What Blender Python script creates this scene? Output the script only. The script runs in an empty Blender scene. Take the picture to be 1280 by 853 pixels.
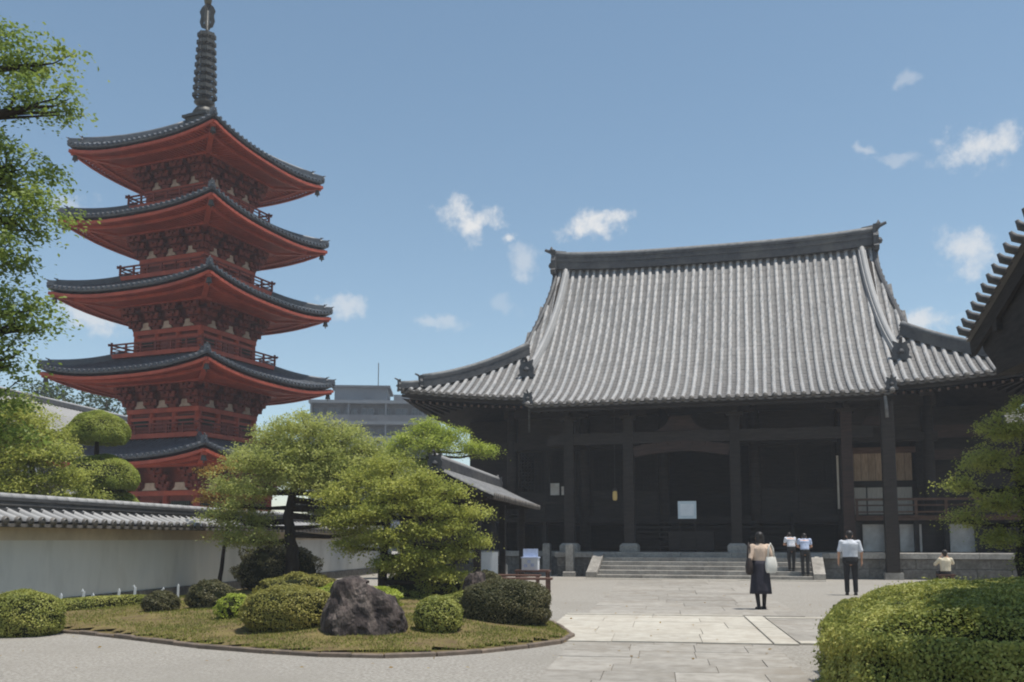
import bpy, bmesh, math, random
import numpy as np
from mathutils import Vector, Matrix
random.seed(7); RNG = np.random.default_rng(11)
R = math.radians
scene = bpy.context.scene
COL = scene.collection

# ------------------------------------------------------------------ camera
cam_data = bpy.data.cameras.new('camera')
cam = bpy.data.objects.new('camera', cam_data); COL.objects.link(cam)
cam.location = (0, 0, 1.46); cam.rotation_euler = (R(90 + 5.8), 0, 0)
cam_data.sensor_width = 36; cam_data.lens = 1165 / 1280 * 36
cam_data.shift_y = 129.5 / 1280
cam_data.clip_end = 3000
scene.camera = cam
# ------------------------------------------------------------------ world
SUN_EL = 75
world = bpy.data.worlds.new('World'); scene.world = world; world.use_nodes = True
nt = world.node_tree; nt.nodes.clear()
def N(t, kind, **kw):
    n = t.nodes.new(kind)
    for k, v in kw.items():
        if k.startswith('i_'):
            key = k[2:]
            n.inputs[int(key) if key.isdigit() else key.replace('_', ' ')].default_value = v
        else: setattr(n, k, v)
    return n
out = N(nt, 'ShaderNodeOutputWorld'); bg = N(nt, 'ShaderNodeBackground')
sky = N(nt, 'ShaderNodeTexSky'); sky.sky_type = 'NISHITA'; sky.sun_disc = False
sky.sun_elevation = R(SUN_EL); sky.sun_rotation = R(111); sky.altitude = 50
sky.air_density = 1.0; sky.dust_density = 0.4; sky.ozone_density = 1.0
SKYSTR = 0.115
bg.inputs[1].default_value = SKYSTR
tc = N(nt, 'ShaderNodeTexCoord')
nrm = N(nt, 'ShaderNodeVectorMath', operation='NORMALIZE'); nt.links.new(tc.outputs['Generated'], nrm.inputs[0])
warp = N(nt, 'ShaderNodeTexNoise', i_Scale=22.0, i_Detail=6.0, i_Roughness=0.6)
nt.links.new(nrm.outputs[0], warp.inputs['Vector'])
wsub = N(nt, 'ShaderNodeVectorMath', operation='SUBTRACT'); wsub.inputs[1].default_value = (.5, .5, .5)
nt.links.new(warp.outputs['Color'], wsub.inputs[0])
wsc = N(nt, 'ShaderNodeVectorMath', operation='SCALE'); wsc.inputs['Scale'].default_value = 0.06
nt.links.new(wsub.outputs[0], wsc.inputs[0])
wadd = N(nt, 'ShaderNodeVectorMath', operation='ADD')
nt.links.new(nrm.outputs[0], wadd.inputs[0]); nt.links.new(wsc.outputs[0], wadd.inputs[1])
fn = N(nt, 'ShaderNodeTexNoise', i_Scale=48.0, i_Detail=8.0, i_Roughness=0.62)
nt.links.new(nrm.outputs[0], fn.inputs['Vector'])
# small fair-weather clouds: azimuth (deg, right of +Y), elevation, half-width, half-height (deg), opacity
CLOUDS = [(-2.6, 19.3, 2.0, 1.5, 1.0), (-.2, 18.2, .75, .6, .8), (.8, 17.1, 1.2, 1.1, .45), (5.3, 19.1, 2.3, 1.0, 1.0),
          (-4.6, 13.0, 1.6, .6, .4), (-10.4, 13.9, 1.7, .8, .6), (-.4, 14.2, 1.3, .7, .2), (27.6, 21.0, 2.7, 1.35, .85),
          (26.8, 15.7, 2.3, 1.5, .75), (23.6, 24.8, .9, .5, .3), (21.8, 21.8, .8, .5, .4), (23.2, 21.2, 1.5, .5, .3),
          (23.6, 12.1, 3.0, .8, .8), (-24.5, 12.3, 2.2, 1.0, .7), (-26, 18, 1.5, .7, .4),
          (48, 24, 4, 1.6, .9), (85, 18, 5, 1.8, .9), (-48, 19, 4, 1.4, .9), (-95, 16, 6, 1.7, .9), (140, 20, 6, 2, .9), (-140, 22, 6, 2, .9)]
acc = None
for az, el, hw, hh, op in CLOUDS:
    a_, e_ = R(az), R(el)
    c = Vector((math.sin(a_) * math.cos(e_), math.cos(a_) * math.cos(e_), math.sin(e_)))
    t1 = Vector((math.cos(a_), -math.sin(a_), 0)); t2 = t1.cross(c)
    hw, hh = math.tan(R(hw)) * 1.08, math.tan(R(hh)) * 1.1
    d1 = N(nt, 'ShaderNodeVectorMath', operation='DOT_PRODUCT'); d1.inputs[1].default_value = t1 / hw
    d2 = N(nt, 'ShaderNodeVectorMath', operation='DOT_PRODUCT'); d2.inputs[1].default_value = t2 / hh
    d3 = N(nt, 'ShaderNodeVectorMath', operation='DOT_PRODUCT'); d3.inputs[1].default_value = c
    for d in (d1, d2, d3): nt.links.new(wadd.outputs[0], d.inputs[0])
    cb = N(nt, 'ShaderNodeCombineXYZ'); nt.links.new(d1.outputs['Value'], cb.inputs[0]); nt.links.new(d2.outputs['Value'], cb.inputs[1])
    ln = N(nt, 'ShaderNodeVectorMath', operation='LENGTH'); nt.links.new(cb.outputs[0], ln.inputs[0])
    m1 = N(nt, 'ShaderNodeMath', operation='SUBTRACT'); m1.inputs[0].default_value = 1.0; nt.links.new(ln.outputs['Value'], m1.inputs[1])
    gt = N(nt, 'ShaderNodeMath', operation='GREATER_THAN'); gt.inputs[1].default_value = .5; nt.links.new(d3.outputs['Value'], gt.inputs[0])
    # density = smoothstep(mask + noise)
    nz = N(nt, 'ShaderNodeMath', operation='MULTIPLY_ADD'); nz.inputs[1].default_value = 1.9; nz.inputs[2].default_value = -.95
    nt.links.new(fn.outputs['Fac'], nz.inputs[0])
    ad = N(nt, 'ShaderNodeMath', operation='ADD'); nt.links.new(m1.outputs[0], ad.inputs[0]); nt.links.new(nz.outputs[0], ad.inputs[1])
    mr = N(nt, 'ShaderNodeMapRange', interpolation_type='SMOOTHSTEP'); mr.inputs[1].default_value = 0.05; mr.inputs[2].default_value = 0.95
    mr.inputs[3].default_value = 0; mr.inputs[4].default_value = op; nt.links.new(ad.outputs[0], mr.inputs[0])
    mg = N(nt, 'ShaderNodeMath', operation='MULTIPLY'); nt.links.new(mr.outputs[0], mg.inputs[0]); nt.links.new(gt.outputs[0], mg.inputs[1])
    if acc is None: acc = mg
    else:
        mx = N(nt, 'ShaderNodeMath', operation='MAXIMUM'); nt.links.new(acc.outputs[0], mx.inputs[0]); nt.links.new(mg.outputs[0], mx.inputs[1]); acc = mx
mixc = N(nt, 'ShaderNodeMixRGB'); nt.links.new(acc.outputs[0], mixc.inputs[0])
hs = N(nt, 'ShaderNodeHueSaturation', i_Hue=0.487, i_Saturation=0.96, i_Value=1.03); nt.links.new(sky.outputs[0], hs.inputs['Color'])
nt.links.new(hs.outputs[0], mixc.inputs[1])
mixc.inputs[2].default_value = (.70 / SKYSTR, .71 / SKYSTR, .72 / SKYSTR, 1)
nt.links.new(mixc.outputs[0], bg.inputs[0]); nt.links.new(bg.outputs[0], out.inputs[0])
# ------------------------------------------------------------------ sun
sd = bpy.data.lights.new('sun', 'SUN'); sd.energy = 4.1; sd.angle = R(.53); sd.color = (1, .965, .9)
sun = bpy.data.objects.new('sun', sd); COL.objects.link(sun)
sun.rotation_euler = (0, R(90 - SUN_EL), R(-21)); sun.location = (30, 20, 60)
vs = scene.view_settings
scene.cycles.filter_width = 2.0
vs.view_transform = 'Standard'; vs.look = 'None'; vs.gamma = 1; vs.exposure = 0.2; vs.use_curve_mapping = False

# ================================================================== helpers
def S(r, g, b):
    f = lambda c: (c / 255 / 12.92) if c / 255 <= .04045 else ((c / 255 + .055) / 1.055) ** 2.4
    return (f(r), f(g), f(b), 1)
def L(*c): return (*c, 1)
def mixrgb(t, fac, a, b, blend='MIX'):
    m = N(t, 'ShaderNodeMixRGB', blend_type=blend)
    for i, x in enumerate((fac, a, b)):
        if hasattr(x, 'is_linked'): t.links.new(x, m.inputs[i])
        else: m.inputs[i].default_value = x
    return m.outputs[0]
MATS = {}
def mat(name, col, col2=None, rough=.7, scale=4., detail=6., bump=0., bscale=None, objvar=0., spec=.4, metal=0., stretch=(1, 1, 1), stain=None, stain_scale=.6, contrast=(.35, .65), bdist=.02):
    m = bpy.data.materials.new(name); m.use_nodes = True; t = m.node_tree
    p = t.nodes['Principled BSDF']; p.inputs['Roughness'].default_value = rough; p.inputs['Metallic'].default_value = metal
    p.inputs['Specular IOR Level'].default_value = spec
    c = N(t, 'ShaderNodeTexCoord'); mp = N(t, 'ShaderNodeMapping'); mp.inputs['Scale'].default_value = stretch
    t.links.new(c.outputs['Object'], mp.inputs[0])
    oi = N(t, 'ShaderNodeObjectInfo')
    ofs = N(t, 'ShaderNodeVectorMath', operation='SCALE'); ofs.inputs[0].default_value = (37, 19, 23); t.links.new(oi.outputs['Random'], ofs.inputs['Scale'])
    av = N(t, 'ShaderNodeVectorMath', operation='ADD'); t.links.new(mp.outputs[0], av.inputs[0]); t.links.new(ofs.outputs[0], av.inputs[1])
    nz = N(t, 'ShaderNodeTexNoise', i_Scale=scale, i_Detail=detail, i_Roughness=.6); t.links.new(av.outputs[0], nz.inputs['Vector'])
    mr = N(t, 'ShaderNodeMapRange'); mr.inputs[1].default_value, mr.inputs[2].default_value = contrast; t.links.new(nz.outputs['Fac'], mr.inputs[0])
    o = mixrgb(t, mr.outputs[0], col, col2 or col)
    if stain:
        n2 = N(t, 'ShaderNodeTexNoise', i_Scale=stain_scale, i_Detail=5., i_Roughness=.65); t.links.new(av.outputs[0], n2.inputs['Vector'])
        m2 = N(t, 'ShaderNodeMapRange'); m2.inputs[1].default_value, m2.inputs[2].default_value = .48, .72; t.links.new(n2.outputs['Fac'], m2.inputs[0])
        o = mixrgb(t, m2.outputs[0], o, stain)
    if objvar:
        mm = N(t, 'ShaderNodeMapRange'); mm.inputs[3].default_value = 1 - objvar; mm.inputs[4].default_value = 1 + objvar; t.links.new(oi.outputs['Random'], mm.inputs[0])
        cc = N(t, 'ShaderNodeCombineXYZ')
        for i in range(3): t.links.new(mm.outputs[0], cc.inputs[i])
        o = mixrgb(t, 1., o, cc.outputs[0], 'MULTIPLY')
    t.links.new(o, p.inputs['Base Color'])
    if bump:
        nb = N(t, 'ShaderNodeTexNoise', i_Scale=bscale or scale * 4, i_Detail=5., i_Roughness=.65); t.links.new(av.outputs[0], nb.inputs['Vector'])
        b = N(t, 'ShaderNodeBump', i_Strength=bump, i_Distance=bdist); t.links.new(nb.outputs['Fac'], b.inputs['Height']); t.links.new(b.outputs[0], p.inputs['Normal'])
        # roughness variation
        rr = N(t, 'ShaderNodeMapRange'); rr.inputs[3].default_value = max(.05, rough - .12); rr.inputs[4].default_value = min(1, rough + .12); t.links.new(nz.outputs['Fac'], rr.inputs[0]); t.links.new(rr.outputs[0], p.inputs['Roughness'])
    MATS[name] = m; return m
def leafmat(name, c1, c2, c3, transl=.3, rough=.5):
    m = bpy.data.materials.new(name); m.use_nodes = True; t = m.node_tree; t.nodes.clear()
    o = N(t, 'ShaderNodeOutputMaterial'); g = N(t, 'ShaderNodeNewGeometry'); c = N(t, 'ShaderNodeTexCoord')
    rp = N(t, 'ShaderNodeValToRGB'); e = rp.color_ramp.elements; e[0].color = c1; e[1].color = c3; k = e.new(.5); k.color = c2
    nz = N(t, 'ShaderNodeTexNoise', i_Scale=1.3, i_Detail=2.); t.links.new(c.outputs['Object'], nz.inputs['Vector'])
    ad = N(t, 'ShaderNodeMath', operation='MULTIPLY_ADD'); ad.inputs[1].default_value = .55; t.links.new(g.outputs['Random Per Island'], ad.inputs[0])
    s = N(t, 'ShaderNodeMath', operation='MULTIPLY_ADD'); s.inputs[1].default_value = 1.2; s.inputs[2].default_value = -.38; t.links.new(nz.outputs['Fac'], s.inputs[0])
    t.links.new(s.outputs[0], ad.inputs[2]); t.links.new(ad.outputs[0], rp.inputs[0])
    p = N(t, 'ShaderNodeBsdfPrincipled', i_Roughness=rough); p.inputs['Specular IOR Level'].default_value = .25
    t.links.new(rp.outputs[0], p.inputs['Base Color'])
    tr = N(t, 'ShaderNodeBsdfTranslucent'); gm = N(t, 'ShaderNodeHueSaturation', i_Hue=.5, i_Saturation=1.0, i_Value=1.4); t.links.new(rp.outputs[0], gm.inputs['Color']); t.links.new(gm.outputs[0], tr.inputs[0])
    mx = N(t, 'ShaderNodeMixShader', i_0=transl); t.links.new(p.outputs[0], mx.inputs[1]); t.links.new(tr.outputs[0], mx.inputs[2]); t.links.new(mx.outputs[0], o.inputs[0])
    MATS[name] = m; return m

class MB:
    def __init__(s): s.v = []; s.f = []; s.mi = []
    def add(s, vs, fs, mi=0):
        o = len(s.v); s.v += [tuple(x) for x in vs]; s.f += [tuple(i + o for i in f) for f in fs]; s.mi += [mi] * len(fs); return s
    def box(s, c, d, rz=0., mi=0, taper=1.):
        x, y, z = (k / 2 for k in d); cr, sr = math.cos(rz), math.sin(rz); vs = []
        for sz, tp in ((-1, 1), (1, taper)):
            for sx, sy in ((-1, -1), (1, -1), (1, 1), (-1, 1)):
                px, py = sx * x * tp, sy * y * tp
                vs.append((c[0] + px * cr - py * sr, c[1] + px * sr + py * cr, c[2] + sz * z))
        return s.add(vs, [(3, 2, 1, 0), (4, 5, 6, 7), (0, 1, 5, 4), (1, 2, 6, 5), (2, 3, 7, 6), (3, 0, 4, 7)], mi)
    def rng(s, x0, x1, y0, y1, z0, z1, mi=0): return s.box(((x0 + x1) / 2, (y0 + y1) / 2, (z0 + z1) / 2), (x1 - x0, y1 - y0, z1 - z0), 0, mi)
    def cbox(s, c, d, ch=.02, rz=0., mi=0):          # box with a chamfered top rim
        x, y, z = (k / 2 for k in d); cr, sr = math.cos(rz), math.sin(rz); vs = []
        for zz, ins in ((-z, 0), (z - ch, 0), (z, ch)):
            for sx, sy in ((-1, -1), (1, -1), (1, 1), (-1, 1)):
                px, py = sx * (x - ins), sy * (y - ins)
                vs.append((c[0] + px * cr - py * sr, c[1] + px * sr + py * cr, c[2] + zz))
        fs = [(3, 2, 1, 0), (8, 9, 10, 11)]
        for k in (0, 4):
            for i in range(4): fs.append((k + i, k + (i + 1) % 4, k + 4 + (i + 1) % 4, k + 4 + i))
        return s.add(vs, fs, mi)
    def bar(s, p0, p1, w, h, mi=0, up=(0, 0, 1)):
        p0, p1 = Vector(p0), Vector(p1); d = (p1 - p0).normalized(); u = Vector(up)
        if abs(d.dot(u)) > .99: u = Vector((0, 1, 0))
        sd_ = d.cross(u).normalized(); u = sd_.cross(d)
        vs = [p + sd_ * a * w / 2 + u * b * h / 2 for p in (p0, p1) for a, b in ((-1, -1), (1, -1), (1, 1), (-1, 1))]
        return s.add(vs, [(0, 1, 2, 3), (7, 6, 5, 4), (0, 4, 5, 1), (1, 5, 6, 2), (2, 6, 7, 3), (3, 7, 4, 0)], mi)
    def tube(s, path, rad, n=8, cap=True, mi=0, squash=1.):
        P = [Vector(p) for p in path]; o = len(s.v)
        if not hasattr(rad, '__len__'): rad = [rad] * len(P)
        prev = None
        for i, p in enumerate(P):
            d = (P[min(i + 1, len(P) - 1)] - P[max(i - 1, 0)])
            d = d.normalized() if d.length > 1e-9 else Vector((0, 0, 1))
            if prev is None:
                a = Vector((0, 0, 1)) if abs(d.z) < .9 else Vector((1, 0, 0))
                u = d.cross(a).normalized()
            else:
                u = (prev - d * prev.dot(d)); u = u.normalized() if u.length > 1e-6 else d.orthogonal().normalized()
            prev = u; w = d.cross(u)
            for k in range(n):
                an = 2 * math.pi * k / n; s.v.append(tuple(p + (u * math.cos(an) + w * math.sin(an) * squash) * rad[i]))
        for i in range(len(P) - 1):
            for k in range(n):
                s.f.append((o + i * n + k, o + i * n + (k + 1) % n, o + (i + 1) * n + (k + 1) % n, o + (i + 1) * n + k)); s.mi.append(mi)
        if cap:
            s.f.append(tuple(o + k for k in range(n))[::-1]); s.mi.append(mi)
            s.f.append(tuple(o + (len(P) - 1) * n + k for k in range(n))); s.mi.append(mi)
        return s
    def lathe(s, prof, n=16, c=(0, 0, 0), mi=0):
        o = len(s.v)
        for r, z in prof:
            for k in range(n):
                an = 2 * math.pi * k / n; s.v.append((c[0] + r * math.cos(an), c[1] + r * math.sin(an), c[2] + z))
        for i in range(len(prof) - 1):
            for k in range(n): s.f.append((o + i * n + k, o + i * n + (k + 1) % n, o + (i + 1) * n + (k + 1) % n, o + (i + 1) * n + k)); s.mi.append(mi)
        s.f.append(tuple(o + k for k in range(n))[::-1]); s.f.append(tuple(o + (len(prof) - 1) * n + k for k in range(n))); s.mi += [mi, mi]
        return s
    def prism(s, poly, axis, lo, hi, mi=0):           # polygon in the two other axes, extruded along axis
        n = len(poly); vs = []
        for h in (lo, hi):
            for a, b in poly:
                vs.append({'x': (h, a, b), 'y': (a, h, b), 'z': (a, b, h)}[axis])
        fs = [tuple(range(n))[::-1], tuple(range(n, 2 * n))] + [(i, (i + 1) % n, n + (i + 1) % n, n + i) for i in range(n)]
        return s.add(vs, fs, mi)
    def grid(s, rows, mi=0, flip=False):
        n = len(rows[0]); vs = [p for r in rows for p in r]; fs = []
        for i in range(len(rows) - 1):
            for k in range(n - 1):
                q = (i * n + k, i * n + k + 1, (i + 1) * n + k + 1, (i + 1) * n + k); fs.append(q[::-1] if flip else q)
        return s.add(vs, fs, mi)
    def mesh(s, name, mats, smooth=False, fix=True):
        me = bpy.data.meshes.new(name); me.from_pydata(s.v, [], s.f)
        for m in (mats if isinstance(mats, (list, tuple)) else [mats]): me.materials.append(MATS[m] if isinstance(m, str) else m)
        if any(s.mi): me.polygons.foreach_set('material_index', s.mi)
        if fix:
            bm = bmesh.new(); bm.from_mesh(me); bmesh.ops.recalc_face_normals(bm, faces=bm.faces); bm.to_mesh(me); bm.free()
        if smooth: me.polygons.foreach_set('use_smooth', [True] * len(me.polygons))
        me.update(); return me
    def build(s, name, mats, parent=None, loc=(0, 0, 0), rot=(0, 0, 0), smooth=False, kind=None, fix=True):
        return link(name, s.mesh(name, mats, smooth, fix), parent, loc, rot, kind)
def link(name, me, parent=None, loc=(0, 0, 0), rot=(0, 0, 0), kind=None, scale=None):
    o = bpy.data.objects.new(name, me); COL.objects.link(o); o.parent = parent; o.location = loc; o.rotation_euler = rot
    if scale: o.scale = scale
    if kind: o['kind'] = kind
    return o
def thing(name, label, cat, loc=(0, 0, 0), rz=0., group=None):
    o = bpy.data.objects.new(name, None); COL.objects.link(o); o.location = loc; o.rotation_euler = (0, 0, rz); o.empty_display_size = .3
    return tag(o, label, cat, group)
def tag(o, label, cat, group=None):
    o['label'] = label; o['category'] = cat
    if group: o['group'] = group
    return o
def lerp(a, b, t): return a + (b - a) * t
def smooth(t): t = min(1, max(0, t)); return t * t * (3 - 2 * t)

# leaf-sized faces, vectorised
def leaf_arrays(P, Nn, size, aspect=1.7, jit=.5, var=.35, rng=RNG):
    n = len(P); nn = Nn + rng.normal(0, jit, (n, 3)); nn /= np.linalg.norm(nn, axis=1)[:, None] + 1e-9
    r = rng.normal(0, 1, (n, 3)); t = np.cross(nn, r); t /= np.linalg.norm(t, axis=1)[:, None] + 1e-9
    b = np.cross(nn, t); s = size * (1 + rng.uniform(-var, var, n))[:, None]
    w = s / aspect
    V = np.stack([P - t * s * .5, P + b * w * .5 + nn * s * .08, P + t * s * .5, P - b * w * .5 + nn * s * .08], 1).reshape(-1, 3)
    return V, n
def blade_arrays(P, D, length, width, jit=.35, var=.4, rng=RNG):
    n = len(P); d = D + rng.normal(0, jit, (n, 3)); d /= np.linalg.norm(d, axis=1)[:, None] + 1e-9
    r = rng.normal(0, 1, (n, 3)); t = np.cross(d, r); t /= np.linalg.norm(t, axis=1)[:, None] + 1e-9
    l = length * (1 + rng.uniform(-var, var, n))[:, None]
    return np.stack([P - t * width / 2, P + t * width / 2, P + d * l], 1).reshape(-1, 3), n
def raw_mesh(name, V, n, k, mats):
    me = bpy.data.meshes.new(name); me.vertices.add(len(V)); me.vertices.foreach_set('co', V.astype(np.float32).ravel())
    me.loops.add(n * k); me.loops.foreach_set('vertex_index', np.arange(n * k, dtype=np.int32))
    me.polygons.add(n); me.polygons.foreach_set('loop_start', np.arange(0, n * k, k, dtype=np.int32))
    try: me.polygons.foreach_set('loop_total', np.full(n, k, dtype=np.int32))
    except Exception: pass
    for m in (mats if isinstance(mats, (list, tuple)) else [mats]): me.materials.append(MATS[m])
    me.update(calc_edges=True); return me

# ================================================================== materials
mat('gravel', S(172, 166, 157), S(142, 136, 127), rough=.95, scale=26, detail=9, bump=.7, bscale=120, spec=.12, stain=S(150, 144, 135), stain_scale=.45, bdist=.02, contrast=(.40, .60))
mat('mortar', S(150, 142, 131), S(132, 125, 114), rough=.95, scale=20, bump=.3, spec=.1)
mat('slab_pale', S(192, 186, 173), S(174, 166, 153), rough=.85, scale=5, bump=.25, bscale=60, objvar=.07, spec=.2, stain=S(165, 156, 142), stain_scale=1.5)
mat('slab_grey', S(164, 158, 149), S(142, 136, 127), rough=.88, scale=5, bump=.3, bscale=50, objvar=.10, spec=.2, stain=S(138, 130, 119), stain_scale=1.2)
mat('granite', S(176, 170, 160), S(148, 142, 134), rough=.8, scale=14, bump=.25, bscale=60, objvar=.08, spec=.25, stain=S(116, 112, 106), stain_scale=1.0)
mat('stone_old', S(128, 124, 118), S(96, 92, 86), rough=.9, scale=8, bump=.4, bscale=40, objvar=.12, spec=.2, stain=S(82, 80, 72), stain_scale=1.2)
mat('kerb', S(128, 112, 98), S(100, 90, 80), rough=.9, scale=6, bump=.3, objvar=.15)
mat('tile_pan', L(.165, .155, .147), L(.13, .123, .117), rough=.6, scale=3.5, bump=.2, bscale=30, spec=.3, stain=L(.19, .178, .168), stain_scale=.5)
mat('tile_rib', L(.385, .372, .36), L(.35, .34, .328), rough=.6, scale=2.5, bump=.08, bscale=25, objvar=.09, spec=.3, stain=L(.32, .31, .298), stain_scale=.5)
mat('tile_ridge', L(.085, .083, .085), L(.05, .05, .052), rough=.6, scale=5, bump=.3, bscale=18, spec=.35, stain=L(.13, .12, .11), stain_scale=.8)
mat('tile_cap', L(.22, .215, .21), L(.13, .125, .12), rough=.6, scale=5, bump=.2, spec=.3)
mat('tile_edge', L(.17, .15, .13), L(.10, .09, .08), rough=.7, scale=8, bump=.2, spec=.3, objvar=.2)
mat('tile_blue', L(.075, .085, .10), L(.045, .05, .06), rough=.5, scale=4, bump=.2, spec=.45, stain=L(.11, .115, .12))
mat('tile_blue_rib', L(.11, .12, .135), L(.07, .075, .085), rough=.45, scale=4, spec=.5)
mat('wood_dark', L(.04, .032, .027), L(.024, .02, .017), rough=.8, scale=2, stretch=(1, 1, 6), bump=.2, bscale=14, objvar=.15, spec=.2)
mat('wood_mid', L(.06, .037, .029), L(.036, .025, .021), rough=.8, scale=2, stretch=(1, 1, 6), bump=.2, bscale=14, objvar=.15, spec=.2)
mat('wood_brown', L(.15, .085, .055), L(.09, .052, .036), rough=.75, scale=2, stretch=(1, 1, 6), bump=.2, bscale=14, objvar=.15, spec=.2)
mat('wood_tan', S(176, 150, 124), S(148, 122, 98), rough=.75, scale=3, stretch=(6, 6, 1), bump=.15, objvar=.12, spec=.2)
mat('wood_pale', S(196, 186, 172), S(176, 165, 150), rough=.8, scale=3, stretch=(6, 6, 1), bump=.1, objvar=.06, spec=.2)
mat('wood_bench', S(112, 80, 66), S(84, 60, 50), rough=.7, scale=3, stretch=(1, 6, 6), bump=.15, objvar=.15)
mat('plaster', S(216, 214, 208), S(206, 205, 200), rough=.9, scale=.9, bump=.1, bscale=10, spec=.15, stretch=(1.6, 1.6, .5), stain=S(194, 192, 186), stain_scale=.8)
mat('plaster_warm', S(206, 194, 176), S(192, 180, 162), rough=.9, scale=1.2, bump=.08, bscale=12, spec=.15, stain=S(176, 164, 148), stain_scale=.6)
mat('plaster_white', S(222, 214, 204), S(200, 190, 178), rough=.9, scale=4, spec=.15, objvar=.06)
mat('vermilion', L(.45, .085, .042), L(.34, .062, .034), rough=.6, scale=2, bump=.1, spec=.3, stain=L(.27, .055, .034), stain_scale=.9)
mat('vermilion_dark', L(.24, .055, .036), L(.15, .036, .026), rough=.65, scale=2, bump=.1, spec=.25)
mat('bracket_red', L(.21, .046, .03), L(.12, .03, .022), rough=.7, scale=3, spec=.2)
mat('vermilion_pale', L(.52, .22, .17), L(.42, .14, .10), rough=.65, scale=4, spec=.25)
mat('strut_white', S(196, 176, 160), S(170, 148, 132), rough=.9, scale=4, spec=.15, objvar=.1)
mat('green_paint', L(.05, .07, .05), L(.03, .04, .03), rough=.7, scale=3)
mat('bronze', L(.10, .095, .085), L(.055, .055, .05), rough=.55, scale=6, metal=.5, spec=.4, bump=.1)
mat('gilt', L(.13, .11, .06), L(.08, .07, .05), rough=.45, metal=.6)
mat('concrete', S(98, 101, 106), S(82, 85, 90), rough=.9, scale=.4, bump=.1, bscale=6, stain=S(92, 97, 104), stain_scale=.2)
mat('concrete_pale', S(120, 124, 129), S(102, 106, 112), rough=.9, scale=.4, stain=S(108, 114, 122), stain_scale=.25)
mat('glass_dark', L(.06, .075, .095), L(.04, .05, .06), rough=.2, spec=.6)
mat('bark', L(.055, .043, .034), L(.03, .024, .02), rough=.95, scale=6, stretch=(1, 1, .3), bump=.8, bscale=12, bdist=.05, spec=.1)
mat('rock', S(90, 79, 75), S(46, 42, 42), rough=.9, stretch=(1.5, 1.5, .5), scale=4, bump=.9, bscale=7, spec=.2, bdist=.08, stain=S(128, 116, 108), stain_scale=3., contrast=(.38, .62))
mat('soil', L(.20, .16, .065), L(.13, .095, .05), rough=.98, scale=4, bump=.5, bscale=30, spec=.05)
mat('paper_white', S(226, 230, 232), S(216, 220, 223), rough=.8, scale=3)
mat('sign_board', S(206, 216, 220), S(196, 207, 212), rough=.6, scale=3)
mat('sign_print', S(150, 165, 172), S(160, 172, 178), rough=.6)
mat('skin', S(206, 158, 130), S(196, 148, 120), rough=.55, scale=8)
mat('hair', L(.018, .014, .012), L(.03, .024, .02), rough=.5, scale=20)
mat('hair_grey', L(.10, .10, .10), L(.05, .05, .05), rough=.55, scale=20)
mat('cloth_beige', S(214, 190, 170), S(200, 176, 156), rough=.9, scale=6, bump=.7, bscale=8, bdist=.04, stretch=(1.4, 1.4, .6))
mat('cloth_navy', S(52, 50, 60), S(42, 41, 50), rough=.9, scale=6, bump=.7, bscale=8, bdist=.04, stretch=(1.4, 1.4, .6))
mat('cloth_white', S(222, 224, 230), S(206, 209, 216), rough=.9, scale=6, bump=.7, bscale=8, bdist=.04, stretch=(1.4, 1.4, .6))
mat('cloth_blue', S(198, 208, 230), S(182, 194, 220), rough=.9, scale=6, bump=.7, bscale=8, bdist=.04, stretch=(1.4, 1.4, .6))
mat('cloth_black', S(48, 46, 46), S(38, 37, 38), rough=.9, scale=6, bump=.7, bscale=8, bdist=.04, stretch=(1.4, 1.4, .6))
mat('cloth_cream', S(226, 214, 190), S(212, 198, 168), rough=.9, scale=6, bump=.7, bscale=8, bdist=.04, stretch=(1.4, 1.4, .6))
mat('cloth_yellow', S(208, 190, 120), S(196, 176, 104), rough=.9, scale=6)
mat('bag_dark', S(62, 50, 46), S(48, 40, 38), rough=.7, scale=6)
mat('bag_white', S(236, 232, 224), S(222, 218, 208), rough=.8, scale=6)
mat('shoe', L(.02, .018, .017), rough=.5)
m = mat('lamp_glow', S(190, 170, 120)); m.node_tree.nodes['Principled BSDF'].inputs['Emission Color'].default_value = S(250, 215, 130); m.node_tree.nodes['Principled BSDF'].inputs['Emission Strength'].default_value = .1
leafmat('leaf_maple', L(.17, .205, .055), L(.37, .395, .11), L(.53, .52, .18), .42)
leafmat('leaf_mid', L(.08, .125, .03), L(.18, .24, .05), L(.32, .37, .09), .4)
leafmat('leaf_pine', L(.16, .19, .04), L(.35, .37, .075), L(.53, .51, .14), .4)
leafmat('leaf_bright', L(.18, .24, .035), L(.36, .42, .06), L(.50, .52, .11), .4)
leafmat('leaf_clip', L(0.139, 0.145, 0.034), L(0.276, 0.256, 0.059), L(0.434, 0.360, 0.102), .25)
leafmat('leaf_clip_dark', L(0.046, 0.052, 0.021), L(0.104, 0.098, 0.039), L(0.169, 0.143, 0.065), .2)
leafmat('leaf_hedge', L(0.121, 0.154, 0.036), L(0.282, 0.296, 0.064), L(0.504, 0.468, 0.134), .25)
leafmat('leaf_far', L(.025, .045, .018), L(.045, .07, .025), L(.075, .10, .03), .25)
leafmat('needle_pad', L(.17, .22, .04), L(.30, .34, .06), L(.42, .42, .10), .3)
leafmat('leaf_red', L(0.192, 0.120, 0.036), L(0.312, 0.192, 0.048), L(0.360, 0.264, 0.060), 0.50)
leafmat('moss', L(.12, .15, .03), L(.21, .225, .045), L(.33, .29, .08), .2, .8)
mat('leaf_core', L(.022, .026, .01), L(.012, .014, .006), rough=.95, scale=3, spec=.05)

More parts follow.
